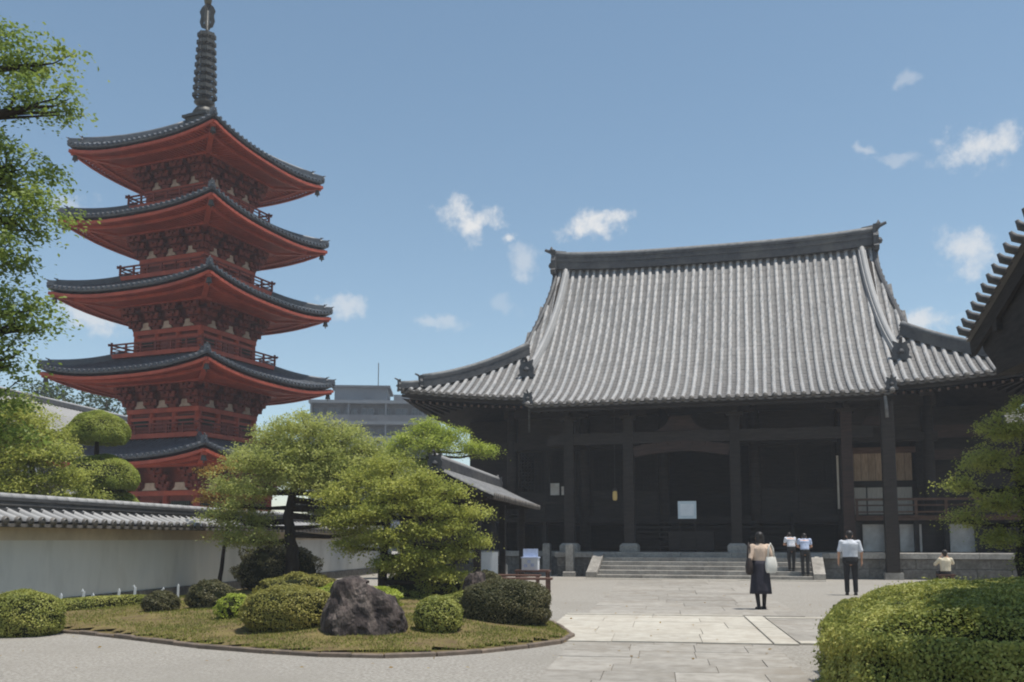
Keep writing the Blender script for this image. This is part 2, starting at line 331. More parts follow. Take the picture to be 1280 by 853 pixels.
# ================================================================== ground and paving
YP = R(-9)                                   # the precinct's paving grid
A2 = Vector((math.cos(YP), math.sin(YP), 0)); N2 = Vector((-math.sin(YP), math.cos(YP), 0))
O = Vector((6.9, 34.15, 0))                  # foot of the hall stairs
g = MB(); g.rng(-400, 400, -60, 900, -.5, 0)
gr = g.build('ground', 'gravel'); gr['kind'] = 'structure'; gr['label'] = 'pale raked gravel courtyard'
def paving(name, label, u0, u1, w0, w1, material, row, width, border=None):
    root = MB().rng(u0, u1, w0, w1, -.02, .004).build(name, 'mortar', None, O, (0, 0, YP)); root['kind'] = 'structure'; root['label'] = label
    y = w0; rr = random.Random(hash(name) % 1000 if False else len(name) * 7 + int(abs(w0) * 10))
    while y < w1 - .1:
        d = min(row * rr.uniform(.75, 1.3), w1 - y)
        if w1 - (y + d) < .2: d = w1 - y
        x = u0 - .0
        while x < u1 - .05:
            wd = min(width * rr.uniform(.6, 1.5), u1 - x)
            if u1 - (x + wd) < .25: wd = u1 - x
            h = .014 + rr.uniform(0, .007)
            mb = MB().cbox((0, 0, 0), (wd - .007, d - .007, .05), .003)
            mb.build('slab', material, root, (x + wd / 2, y + d / 2, h - .025 + .002), (rr.uniform(-.003, .003), rr.uniform(-.003, .003), rr.uniform(-.004, .004)))
            x += wd
        y += d
    return root
paving('approach_path', 'weathered grey stone approach path towards the stairs', -2.75, .05, -28.0, -21.4, 'slab_grey', .62, .8)
paving('crossing_pavement', 'pale stone slabs where two paths cross', -3.3, .05, -21.25, -16.6, 'slab_pale', .95, 1.25)
paving('stair_path', 'weathered grey stone path to the foot of the hall stairs', -2.9, 1.2, -16.4, -.6, 'slab_grey', 1.2, 1.3)
paving('side_path', 'grey stone side path leading off beside the hedge', .42, 9.5, -20.9, -17.0, 'slab_grey', 1.0, 1.6)
def border(u0, u1, w0, w1):
    root = MB().rng(u0, u1, w0, w1, -.02, .005).build('path_border', 'mortar', None, O, (0, 0, YP)); root['kind'] = 'structure'; root['label'] = 'pale border stones along the path'
    ln = max(u1 - u0, w1 - w0); n = max(1, int(ln / 1.15)); hor = (u1 - u0) > (w1 - w0)
    for i in range(n):
        l = ln / n
        sz = (l - .015, (w1 - w0) - .01, .06) if hor else ((u1 - u0) - .01, l - .015, .06)
        c = (u0 + (i + .5) * l, (w0 + w1) / 2, .0) if hor else ((u0 + u1) / 2, w0 + (i + .5) * l, .0)
        MB().cbox((0, 0, 0), sz, .006).build('border_stone', 'slab_pale', root, (c[0], c[1], -.002 + random.uniform(0, .004)))
border(.06, .40, -21.3, -16.6)
border(.42, 9.5, -16.98, -16.72)
border(-3.3, .05, -16.58, -16.41)
border(.42, 9.5, -21.2, -20.92)

# ================================================================== main hall
HY = R(-15)
hall = thing('main_hall', 'large dark timber temple hall with a sweeping grey ribbed tile roof', 'temple', O, HY)
T_MAIN, T_KOH, XK, XC, YR = 7.0, 8.2, 6.87, 12.87, 9.5
def prof(t): return 14.6 - 1.571 * t + .0765 * t * t
def uplift(x, t):
    return .58 * max(0, (abs(x) - 6.5) / 6.4) ** 1.7 * min(1, t / 7) ** 2 + .10 * (abs(x) / 7) ** 2 * max(0, 1 - t / 4)
def xgable(t): return 7.32 + .8 * smooth(t / 3.9)
def xhip(t): return lerp(8.12, XC, (t - 3.9) / 3.1)
def tstart(x):
    x = abs(x)
    if x <= 7.32: return 0.
    if x < 8.12:
        lo, hi = 0, 3.9
        for _ in range(30):
            mid = (lo + hi) / 2
            if xgable(mid) < x: lo = mid
            else: hi = mid
        return hi
    return 3.9 + (x - 8.12) / (XC - 8.12) * 3.1
def tend(x): return T_KOH if abs(x) <= XK + .01 else T_MAIN
def rp(x, t, dz=0.): return (x, YR - t, prof(t) + uplift(x, t) + dz)
SP = 2 * XK / 40
xs = [(-XK + SP * i) for i in range(-17, 58)]
xs = [x for x in xs if abs(x) < XC - .12]
# pan tiles: stepped rows, really overlapping
pan = MB()
for i in range(len(xs) - 1):
    xa, xb = xs[i], xs[i + 1]; xm = (xa + xb) / 2
    t0, t1 = max(tstart(xa), 0), tend(xm)
    if tstart(xb) > t0: t0 = min(tstart(xa), tstart(xb)) if abs(xm) > 7 else t0
    t0 = min(tstart(xa), tstart(xb)); n = max(1, int((t1 - t0) / .235)); rows = []
    for k in range(n):
        ta, tb = t0 + (t1 - t0) * k / n, t0 + (t1 - t0) * (k + 1) / n
        j = random.uniform(-.006, .006)
        rows.append([rp(xa, ta, -.012), rp(xm, ta, -.035 + j), rp(xb, ta, -.012)])
        rows.append([rp(xa, tb, -.002), rp(xm, tb, -.025 + j), rp(xb, tb, -.002)])
    pan.grid(rows)
pan.build('pan_tiles', 'tile_pan', hall, kind='stuff')
for x in xs:                                  # every roll of round tiles is a piece of its own
    t0, t1 = tstart(x) + .05, tend(x) + .05
    r = .088; mb = MB(); rows = []; n = max(2, int((t1 - t0) / .26)); ph = random.uniform(0, 6)
    for k in range(n):
        for e, rs in ((0, 1.0), (1, 1.0)):
            t = lerp(t0, t1, (k + e) / n); wx = .014 * math.sin(t * .9 + ph) + random.uniform(-.004, .004)
            rows.append([tuple(Vector(rp(x, t)) + Vector((wx + r * rs * math.cos(a), 0, .03 + r * rs * 1.05 * math.sin(a)))) for a in (math.pi * q / 4 for q in range(5))])
    mb.grid(rows)
    c = Vector(rp(x, t1 + .012)); ring = [tuple(c + Vector((.1 * math.cos(a), -.01, .012 + .1 * math.sin(a)))) for a in (2 * math.pi * q / 10 for q in range(10))]
    ring2 = [tuple(Vector(p) + Vector((0, .06, .01))) for p in ring]
    mb.add(ring + ring2, [tuple(range(10))] + [(q, (q + 1) % 10, 10 + (q + 1) % 10, 10 + q) for q in range(10)], 1)
    mb.build('tile_roll', ['tile_rib', 'tile_edge'], hall, smooth=True)
# side and back slopes (plain, seen only from aside)
sb = MB()
for sx in (-1, 1):
    rows = []
    for k in range(7):
        f = k / 6; x = lerp(XC, 8.12, f); z = lerp(7.4, 9.63, f ** 1.15); y0 = lerp(2.5, 5.6, f); 
        rows.append([(sx * x, lerp(y0, 19 - y0, q / 12), z - .03 + .58 * (abs(q / 6 - 1)) ** 3 * (1 - f)) for q in range(13)])
    sb.grid(rows)
rows = []
for k in range(13):
    t = T_MAIN * k / 12; xm = xgable(t) if t < 3.9 else xhip(t)
    rows.append([(lerp(-xm, xm, q / 16), YR + t, prof(t) - .03 + uplift(lerp(-xm, xm, q / 16), t)) for q in range(17)])
sb.grid(rows); sb.build('side_slopes', 'tile_pan', hall)
for sx in (-1, 1): MB().prism([(YR - 3.9, 9.4), (YR + 3.9, 9.4), (YR + .3, 14.3), (YR - .3, 14.3)], 'x', sx * 7.15 - .08, sx * 7.15 + .08).build('gable_wall', 'wood_dark', hall)
# gable edge rolls (rake)
for sx in (-1, 1):
    mb = MB(); pts = []
    for k in range(11):
        t = .1 + 3.85 * k / 10; pts.append(Vector(rp(sx * (xgable(t) + .06), t, -.02)))
    mb.tube(pts, .12, 8)
    for k in range(10):
        mb.bar(pts[k] + Vector((0, 0, -.22)), pts[k + 1] + Vector((0, 0, -.22)), .10, .34)
    mb.build('gable_edge', 'tile_ridge', hall, smooth=False)
    mb = MB()
    for k in range(16):
        t = .15 + 3.75 * k / 15; p = Vector(rp(sx * (xgable(t) + .13), t, .0)); mb.tube([p + Vector((-sx * .12, 0, .02)), p + Vector((sx * .05, 0, .03))], .07, 8)
    mb.build('gable_edge_tiles', 'tile_edge', hall, kind='stuff')
# ridges
def ridge_wall(name, pts, h, w, parent, layers=4, cap='tile_cap', body='tile_ridge', capr=None):
    mb = MB(); lh = h / layers
    for l in range(layers):
        ww = w * (1.0 if l % 2 else .9)
        if l == 0: ww = w * 1.12
        for k in range(len(pts) - 1):
            a, b = Vector(pts[k]), Vector(pts[k + 1]); d = (b - a).normalized() * .004
            mb.bar(a + Vector((0, 0, lh * (l + .5))) - d, b + Vector((0, 0, lh * (l + .5))) + d, ww, lh * (.93 if l % 2 else 1.0))
    o = mb.build(name, body, parent)
    cm = MB().tube([Vector(p) + Vector((0, 0, h + .03)) for p in pts], capr or w * .36, 8); cm.build('ridge_cap', cap, o, smooth=True)
    return o
def oni(parent, loc, rz, s=1., name='ridge_end_tile', material='tile_ridge'):
    mb = MB()
    half = [(-.0, -.1), (.42, -.12), (.50, .02), (.36, .12), (.40, .42), (.30, .62), (.36, .86), (.22, .80), (.10, .74), (0, .78)]
    poly = half + [(-a, b) for a, b in half[-2:0:-1]]
    mb.prism([(a * s, b * s) for a, b in poly], 'y', -.09 * s, .09 * s)
    mb.tube([(0, -.02 * s, .74 * s), (0, -.16 * s, .88 * s), (0, -.40 * s, .98 * s)], [.09 * s, .075 * s, .055 * s], 8)
    mb.lathe([(.02, 0), (.14 * s, .02), (.17 * s, .10 * s), (.12 * s, .2 * s), (.02, .24 * s)], 10, (0, -.1 * s, .22 * s))
    return mb.build(name, material, parent, loc, (0, 0, rz))
mp = [(x, YR, prof(0) - .12 + .04 + .24 * (abs(x) / 7.4) ** 3) for x in np.linspace(-7.42, 7.42, 25)]
ridge_wall('main_ridge', mp, .72, .55, hall, 6)
for sx in (-1, 1):
    p = mp[0] if sx < 0 else mp[-1]
    oni(hall, (p[0] + sx * .05, p[1], p[2] - .15), sx * R(90), 1.25)
    MB().tube([Vector(p) + Vector((-sx * .5, 0, .78)), Vector(p) + Vector((sx * .05, 0, .88)), Vector(p) + Vector((sx * .25, 0, 1.08)), Vector(p) + Vector((sx * .22, 0, 1.22))], [.15, .15, .10, .03], 8).build('ridge_tail', 'tile_ridge', hall, smooth=True)
    # descending ridge
    X0, X1 = 6.86, 7.62
    dp = [Vector(rp(sx * lerp(X0, X1, (k / 14) ** 1.5), lerp(.1, 5.15, k / 14), .02)) for k in range(15)]
    ridge_wall('descending_ridge', dp, .26, .30, hall, 2, cap='tile_rib', body='tile_rib', capr=.12)
    oni(hall, dp[-1] + Vector((0, -.1, .0)), 0, .82)
    # hip ridge, two tiers
    hp = []
    for k in range(13):
        f = k / 12; t = lerp(3.75, 6.98, f); x = lerp(7.9, XC - .05, f); z = prof(t) + uplift(x, t)
        hp.append(Vector((sx * x, YR - t, z + .0)))
    ridge_wall('hip_ridge', [p + Vector((0, 0, .0)) for p in hp[:11]], .46, .34, hall, 4)
    dirz = math.atan2(hp[10].x - hp[9].x, -(hp[10].y - hp[9].y))
    oni(hall, hp[10] + Vector((sx * .08, -.06, .0)), dirz, .62)
    ridge_wall('hip_ridge_tip', [p + Vector((0, 0, .0)) for p in hp[9:]], .22, .30, hall, 2)
    oni(hall, hp[12] + Vector((sx * .05, -.03, -.02)), dirz, .5)
    # eave ornament at the corner of the entrance roof
    oni(hall, Vector(rp(sx * XK, T_KOH - .15, .05)), 0, .5, 'eave_ornament')
# eave boards and soffits
def eave_line(x, t): return Vector(rp(x, t))
eb = MB()
def boards(x0, x1, t, n):
    for k in range(n):
        a, b = eave_line(lerp(x0, x1, k / n), t - .06), eave_line(lerp(x0, x1, (k + 1) / n), t - .06)
        eb.bar(a + Vector((0, 0, -.13)), b + Vector((0, 0, -.13)), .12, .14); eb.bar(a + Vector((0, .10, -.27)), b + Vector((0, .10, -.27)), .12, .12)
boards(-XK, XK, T_KOH, 6); boards(-XC + .08, -XK, T_MAIN, 10); boards(XK, XC - .08, T_MAIN, 10)
eb.build('eave_board', 'wood_dark', hall)
ec = MB()                                      # narrow tile edge under the rolls
for x0, x1, t, n in ((-XK, XK, T_KOH, 40), (-XC + .08, -XK, T_MAIN, 17), (XK, XC - .08, T_MAIN, 17)):
    for k in range(n):
        xa, xb = lerp(x0, x1, k / n), lerp(x0, x1, (k + 1) / n); rows = []
        for zz in (-.02, -.095):
            rows.append([tuple(eave_line(lerp(xa, xb, q / 4), t + .02) + Vector((0, 0, zz - .05 * math.sin(math.pi * q / 4)))) for q in range(5)])
        ec.grid(rows)
ec.build('eave_tiles', 'tile_edge', hall, kind='stuff')
WX, WY = 8.75, 6.0                             # wall lines
def soff(x, y):                                # underside height
    dx, dy = max(0, abs(x) - WX) / (XC - WX), max(0, WY - y) / (WY - 2.55); d = max(dx, dy)
    return lerp(8.35, 6.98, d) + .58 * max(0, (abs(x) - 6.5) / 6.4) ** 1.7 * max(0, 1 - (y - 2.5) / 7) ** 1.7 * d ** 2
sf = MB(); rows = []
for j in range(9):
    y = lerp(2.58, WY + .2, j / 8); rows.append([(x, y, soff(x, y)) for x in np.linspace(-XC + .1, XC - .1, 41)])
sf.grid(rows)
for sx in (-1, 1):
    rows = []
    for j in range(6):
        x = lerp(WX - .2, XC - .1, j / 5); rows.append([(sx * x, y, lerp(8.35, 7.0, (x - WX) / (XC - WX)) + .58 * max(0, 1 - (y - 2.5) / 7) ** 1.7 * max(0, (x - WX) / (XC - WX)) ** 2) for y in np.linspace(WY, 16.4, 12)])
    sf.grid(rows)
rows = [[(x, y, lerp(6.62, 7.15, (y - 1.42) / 2.4)) for x in np.linspace(-XK + .05, XK - .05, 11)] for y in np.linspace(1.42, 3.8, 4)]
sf.grid(rows)
for sx in (-1, 1): sf.prism([(1.4, 6.55), (3.8, 7.05), (3.8, 7.5), (2.6, 7.3), (1.4, 6.95)], 'x', sx * (XK - .06) - .05, sx * (XK - .06) + .05)
sf.build('soffit', 'wood_dark', hall, fix=False)
rf = MB(); rfe = MB()
for x in np.arange(-12.4, 12.5, .31):
    y0, y1 = 2.62, WY
    rf.bar((x, y0, soff(x, y0) - .07), (x, y1, soff(x, y1) - .07), .11, .13)
    if abs(x) > XK: rfe.box((x, y0 - .015, soff(x, y0) - .07), (.085, .02, .07))
for x in np.arange(-XK + .15, XK, .31): rf.bar((x, 1.5, 6.64 - .07), (x, 3.7, 7.12 - .07), .10, .12)
rf.build('rafters', 'wood_dark', hall, kind='stuff'); rfe.build('rafter_tips', 'wood_brown', hall, kind='stuff')
# body: walls, columns, beams
PX = [-8.75, -5.4, -1.9, 1.9, 5.4, 8.75]
core = MB()
core.rng(-11.9, 12.3, 9.6, 15.5, .5, 7.3); core.rng(-8.72, -8.6, 6, 12.5, .5, 8.2); core.rng(8.6, 8.72, 8.0, 9.6, .5, 8.2); core.rng(-8.7, 8.7, 6.0, 12.6, 8.2, 8.35)
core.build('wall', 'wood_dark', hall)
MB().rng(-8.7, 8.7, 6.0, 12.5, 2.1, 2.33).build('floor_boards', 'wood_dark', hall)
for x in PX: MB().lathe([(.24, .95), (.23, 4), (.215, 7.4)], 14, (x, 6.0, 0)).build('column', 'wood_dark', hall, smooth=True)
for z0, z1, yy in ((5.45, 5.8, 6.0), (6.9, 7.35, 6.0), (2.2, 2.45, 6.02)): MB().rng(-9.1, 9.1, yy - .16, yy + .16, z0, z1).build('beam', 'wood_dark', hall)
for i in range(5):                             # panels above the beam and lattice doors below it
    a, b = PX[i] + .25, PX[i + 1] - .25
    MB().rng(a, b, 6.05, 6.1, 5.8, 6.9).build('transom_panel', 'wood_dark', hall)
    if i in (0, 1, 3):
        n = 2
        for q in range(n):
            x0, x1 = lerp(a, b, q / n) + .02, lerp(a, b, (q + 1) / n) - .02; d = MB()
            for xx in (x0, x1 - .09): d.rng(xx, xx + .09, 6.02, 6.09, 2.46, 5.44)
            for zz in (2.46, 3.5, 5.35): d.rng(x0 + .09, x1 - .09, 6.023, 6.087, zz, zz + .09)
            for k in range(1, 9): d.rng(lerp(x0, x1, k / 9) - .015, lerp(x0, x1, k / 9) + .015, 6.04, 6.07, 3.59, 5.35)
            for k in range(1, 12): d.rng(x0 + .09, x1 - .09, 6.045, 6.065, lerp(3.59, 5.35, k / 12) - .012, lerp(3.59, 5.35, k / 12) + .012)
            d.rng(x0 + .09, x1 - .09, 6.045, 6.07, 2.55, 3.5)
            d.build('lattice_door', 'wood_dark', hall)
# bracket clusters on the columns
br = MB()
for k, (z, w) in enumerate(((7.35, .5), (7.62, 1.0), (7.9, 1.5))): br.box((0, -.15 - .28 * k, z + .1), (w, .2, .17)); br.box((0, -.3 * k / 2 - .1, z + .1), (.2, .5 + .55 * k, .168))
br.box((0, 0, 7.33), (.52, .52, .12), 0, 0, 1.15)
brm = br.mesh('bracket', 'wood_dark')
for x in PX: link('bracket_set', brm, hall, (x, 6.0, 0))
MB().rng(12.3, 22, 11.4, 11.6, 0, 6.4).build('corridor_wall', 'wood_dark', hall)
MB().prism([(9.9, 6.4), (11.5, 7.3), (13.1, 6.4), (13.1, 6.25), (11.5, 7.1), (9.9, 6.25)], 'x', 12.3, 22).build('corridor_roof', 'tile_pan', hall)
# right-hand bay: pale boarding seen past the entrance roof
bay = MB(); bay.rng(5.75, 8.4, 6.9, 6.96, 3.95, 5.2)
xx = 5.68
for k in range(9):
    MB().rng(xx, xx + .27, 6.85 + .006 * (k % 2), 6.9, 3.9, 5.05).build('wall_board', 'wood_tan' if k < 9 else 'wood_pale', hall); xx += .285
for x0, x1 in ((5.72, 6.4), (6.46, 7.16), (7.22, 8.2)): MB().rng(x0, x1, 6.86, 6.9, 2.5, 3.62).build('white_panel', 'wood_pale', hall)
MB().rng(5.6, 8.6, 6.80, 6.95, 3.64, 3.88).build('mid_rail', 'wood_dark', hall)
MB().rng(5.6, 8.6, 6.80, 6.95, 5.06, 5.3).build('head_rail', 'wood_brown', hall)
MB().rng(5.18, 5.26, 5.7, 5.78, 2.7, 4.9).build('pale_upright', 'wood_pale', hall)  # pale strip standing in for light through the gap beside the column
MB().lathe([(.2, 2.3), (.19, 5.4)], 12, (8.55, 6.9, 0)).build('column', 'wood_dark', hall, smooth=True)
for x0, x1, z0, z1 in ((9.0, 12.2, 4.7, 5.1), (8.9, 12.2, 5.6, 6.1)): MB().rng(x0, x1, 6.2, 6.5, z0, z1).build('side_beam', 'wood_mid', hall)
MB().rng(8.85, 9.05, 6.5, 6.62, 2.5, 4.7).build('pale_upright', 'wood_tan', hall)
MB().rng(9.15, 12.0, 7.4, 7.5, 2.4, 4.6).build('dark_panel', 'wood_dark', hall)
# veranda with railing
for x0, x1 in ((5.75, 12.4), (-10.4, -5.75)):
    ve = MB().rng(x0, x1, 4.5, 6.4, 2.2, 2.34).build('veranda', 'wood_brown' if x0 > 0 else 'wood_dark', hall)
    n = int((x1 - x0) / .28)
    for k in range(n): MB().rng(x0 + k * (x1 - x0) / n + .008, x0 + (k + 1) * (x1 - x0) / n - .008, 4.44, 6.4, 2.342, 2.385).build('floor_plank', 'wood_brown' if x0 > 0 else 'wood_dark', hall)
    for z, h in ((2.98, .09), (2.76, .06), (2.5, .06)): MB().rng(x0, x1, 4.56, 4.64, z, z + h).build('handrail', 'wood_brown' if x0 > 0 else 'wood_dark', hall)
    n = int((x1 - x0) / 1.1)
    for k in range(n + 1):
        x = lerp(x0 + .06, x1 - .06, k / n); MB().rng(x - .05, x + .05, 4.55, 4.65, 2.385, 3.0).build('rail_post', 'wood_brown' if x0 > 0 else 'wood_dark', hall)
        MB().rng(x - .09, x + .09, 4.62, 4.8, .5, 2.2).build('veranda_post', 'wood_dark', hall)
for x0, x1 in ((6.02, 7.02), (7.4, 8.2), (9.1, 10.1)): MB().rng(x0, x1, 4.9, 4.95, .97, 2.05).build('underfloor_panel', 'plaster_white', hall)
MB().rng(5.8, 12.2, 4.96, 5.05, .97, 2.2).build('underfloor_wall', 'wood_dark', hall)
# entrance: columns, beams, timber stair
KX = [-5.42, -2.98, 1.2, 5.34]
for x in KX:
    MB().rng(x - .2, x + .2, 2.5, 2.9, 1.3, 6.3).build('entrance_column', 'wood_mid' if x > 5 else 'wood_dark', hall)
    MB().cbox((x, 2.7, 1.13), (.72, .72, .34), .09).build('column_base', 'granite', hall)
    b = MB().box((x, 2.7, 6.36), (.62, .62, .14), 0, 0, 1.1); b.box((x, 2.7, 6.5), (1.5, .22, .16)); b.box((x, 2.7, 6.5), (.22, 1.2, .158)); b.build('bracket_set', 'wood_dark', hall)
    MB().bar((x, 2.9, 5.2), (x, 5.8, 5.6), .2, .36).build('tie_beam', 'wood_dark', hall)
MB().rng(-6.3, 6.3, 2.55, 2.85, 5.3, 5.75).build('entrance_beam', 'wood_dark', hall)
kb = MB()
for k in range(8):
    x0, x1 = lerp(-2.78, 1.0, k / 8), lerp(-2.78, 1.0, (k + 1) / 8); zf = lambda x: 4.95 + .22 * math.sin(math.pi * (x + 2.78) / 3.78)
    kb.bar((x0, 2.66, zf(x0)), (x1, 2.66, zf(x1)), .24, .42)
kb.build('rainbow_beam', 'wood_mid', hall)
MB().prism([(-1.9, 5.76), (.1, 5.76), (-.3, 6.0), (-.5, 6.35), (-1.3, 6.35), (-1.5, 6.0)], 'y', 2.6, 2.78).build('frog_leg_strut', 'wood_mid', hall)
MB().prism([(5.9, 5.76), (7.0, 5.76), (6.8, 6.1), (6.1, 6.1)], 'y', 2.6, 2.78).build('frog_leg_strut', 'wood_mid', hall)
for k in range(6): MB().rng(-3.3, 3.3, 4.0 + k * .32, 4.36 + k * .32, 1.1 + k * .21, 1.17 + k * .21).build('wooden_step', 'wood_dark', hall)
for sx in (-1, 1): MB().bar((sx * 3.36, 3.95, 1.1), (sx * 3.36, 6, 2.4), .12, .4).build('stair_string', 'wood_dark', hall)
MB().rng(6.48, 6.93, 1.55, 2.0, 0, 6.75).build('corner_post', 'wood_dark', hall)
MB().rng(6.40, 7.03, 1.50, 2.05, 0, .25).build('post_shoe', 'granite', hall)
MB().tube([(6.62, 1.36, 6.75), (6.66, 1.44, 6.3), (6.68, 1.5, 5.9)], .06, 8).build('downpipe', 'tile_cap', hall, smooth=True)
ch = MB()
for k in range(9): ch.lathe([(.03, 0), (.055, .09), (.05, .09), (.02, .01)], 8, (-6.8, 1.4, 6.7 - .12 * k))
ch.build('rain_chain', 'bronze', hall)
# pale panels stand in for daylight seen through openings in the left bay
MB().rng(-6.95, -6.55, 5.93, 5.96, 3.42, 3.95).build('lit_view_panel', 'plaster_white', hall)
MB().rng(-6.45, -6.3, 5.93, 5.96, 3.42, 3.8).build('lit_view_panel', 'plaster_white', hall)
MB().rng(-7.05, -6.2, 5.97, 6.02, 3.3, 4.05).build('window_frame', 'wood_dark', hall)
# podium of stone blocks with the stairs
pod = MB(); pod.rng(-5.72, 11.5, 2.08, 15, 0, .90); pod.rng(-11.5, -5.72, 4.08, 15, 0, .90)
pod.build('podium_core', 'stone_old', hall)
def face_blocks(x0, x1, y, z0, z1, wmean, name='podium_block', matn='stone_old', dep=.12):
    x = x0
    while x < x1 - .05:
        w = min(random.uniform(.8, 1.3) * wmean, x1 - x)
        if x1 - x - w < .3: w = x1 - x
        MB().cbox((0, 0, 0), (w - .014, dep, z1 - z0 - .012), .01).build(name, matn, hall, (x + w / 2, y + dep / 2 + random.uniform(0, .008), (z0 + z1) / 2)); x += w
for x0, x1, y in ((-5.8, -4.28, 1.97), (4.28, 11.55, 1.97), (-11.55, -5.8, 3.97)):
    face_blocks(x0, x1, y, .0, .38, 1.3); face_blocks(x0, x1, y, .38, .74, 1.1)
for x0, x1, y in ((-5.88, 11.6, 1.88), (-11.6, -5.88, 3.88)):
    x = x0
    while x < x1 - .1:
        w = min(random.uniform(1.3, 2.0), x1 - x)
        if x1 - x - w < .4: w = x1 - x
        MB().cbox((0, 0, 0), (w - .012, 1.1, .21), .02).build('cap_stone', 'granite', hall, (x + w / 2, y + .55, .855)); x += w
tp = MB(); tp.rng(-5.7, 11.4, 2.9, 15, .9, .945); tp.rng(-11.4, -5.75, 4.9, 15, .9, .945); tp.build('podium_paving', 'stone_old', hall)
for i in range(5):                             # five treads below the cap stone
    y = i * .375; z = .155 * (i + 1); x = -3.86; ws = [2.2, 1.8, 2.1, 1.62] if i % 2 else [1.7, 2.2, 1.7, 2.12]
    for w in ws:
        MB().cbox((0, 0, 0), (w - .008, .44 if i < 4 else .40, .15), .012).build('step_stone', 'granite', hall, (x + w / 2, y + .22 if i < 4 else y + .2, z - .077)); x += w
MB().rng(-3.84, 3.84, .05, 1.9, 0, .08).build('step_core', 'stone_old', hall)
for i in range(1, 5): MB().rng(-3.84, 3.84, i * .375 + .06, 1.9, (i - 1) * .155 + .08, i * .155).build('step_core', 'stone_old', hall)
for sx in (-1, 1): MB().prism([(-.06, 0), (1.96, 0), (1.96, .965), (1.8, .965), (.1, .26), (-.06, .24)], 'x', sx * 4.07 - .2, sx * 4.07 + .2).build('stair_ramp_stone', 'granite', hall)
for k in range(7): MB().cbox((0, 0, 0), (1.21, .34, .05), .008).build('kerb_stone', 'slab_pale', hall, (-3.66 + k * 1.22, -.24, .004))
# things standing on the podium
def hl(x, y, z=0): return hall_m @ Vector((x, y, z))
hall_m = Matrix.Translation(O) @ Matrix.Rotation(HY, 4, 'Z')
nb = thing('notice_board', 'pale blue white square notice board standing before the dark hall doors', 'sign', hl(-.72, 3.0, .945), HY)
MB().rng(-.36, .36, -.02, .02, 1.33, 2.03).build('board', 'sign_board', nb)
MB().rng(-.26, .26, -.024, -.021, 1.45, 1.92).build('notice_sheet', 'sign_print' if False else 'paper_white', nb)
for sx in (-1, 1): MB().rng(sx * .3 - .03, sx * .3 + .03, .022, .07, 0, 1.9).build('leg', 'wood_dark', nb); MB().rng(sx * .3 - .03, sx * .3 + .03, -.22, .28, -.0 + .002, .06).build('foot', 'wood_dark', nb)
ob_ = thing('offertory_box', 'dark wooden offertory box with slatted top behind the notice board', 'box', hl(-.6, 3.55, .945), HY)
MB().rng(-.9, .9, -.32, .32, .08, .8).build('body', 'wood_dark', ob_)
for k in range(10): MB().rng(-.85, .85, -.3 + k * .062, -.3 + k * .062 + .03, .802, .83).build('slat', 'wood_dark', ob_)
for sx in (-1, 1): MB().rng(sx * .8 - .08, sx * .8 + .08, -.3, .3, 0, .08).build('foot', 'wood_dark', ob_)
ln = thing('hanging_lantern', 'small glowing lantern hanging in the dark hall entrance', 'lantern', hl(-3.85, 4.6, 3.1), HY)
MB().lathe([(.05, .0), (.09, .03), (.10, .2), (.09, .36), (.05, .4)], 10).build('shade', 'lamp_glow', ln, smooth=True)
MB().lathe([(.12, .4), (.10, .45), (.02, .55)], 10).build('cap', 'bronze', ln); MB().tube([(0, 0, .5), (0, 0, 4.0)], .012, 6).build('cord', 'bronze', ln)

# ================================================================== pagoda
PGC = Vector((-15.5, 45, 0)); PGY = R(22.9 - 45)       # local -y face looks towards the courtyard's left, +x face to the right
pag = thing('pagoda', 'tall vermilion five storey pagoda with dark tiled roofs and bronze spire', 'pagoda', PGC, PGY)
PH = [4.95, 4.83, 4.69, 4.5, 4.29]; PZ = [5.5, 9.4, 13.2, 16.73, 20.17]; PB = [2.6, 2.0, 1.9, 1.8, 1.7]
UPT = .48
def side_rot(v, s):                                     # rotate a local point of the -y face to side s
    c, q = ((1, 0), (0, 1), (-1, 0), (0, -1))[s]
    return Vector((v[0] * c - v[1] * q, v[0] * q + v[1] * c, v[2]))
def pz(i, u, d):                                        # roof skin height: u along eave (-1..1), d = 0 eave .. 1 top
    rise = 1.15 if i < 4 else 2.3
    return PZ[i] - UPT + UPT * abs(u) ** 2.6 * (1 - d) ** 1.5 + rise * (.62 * d + .38 * d ** 2)
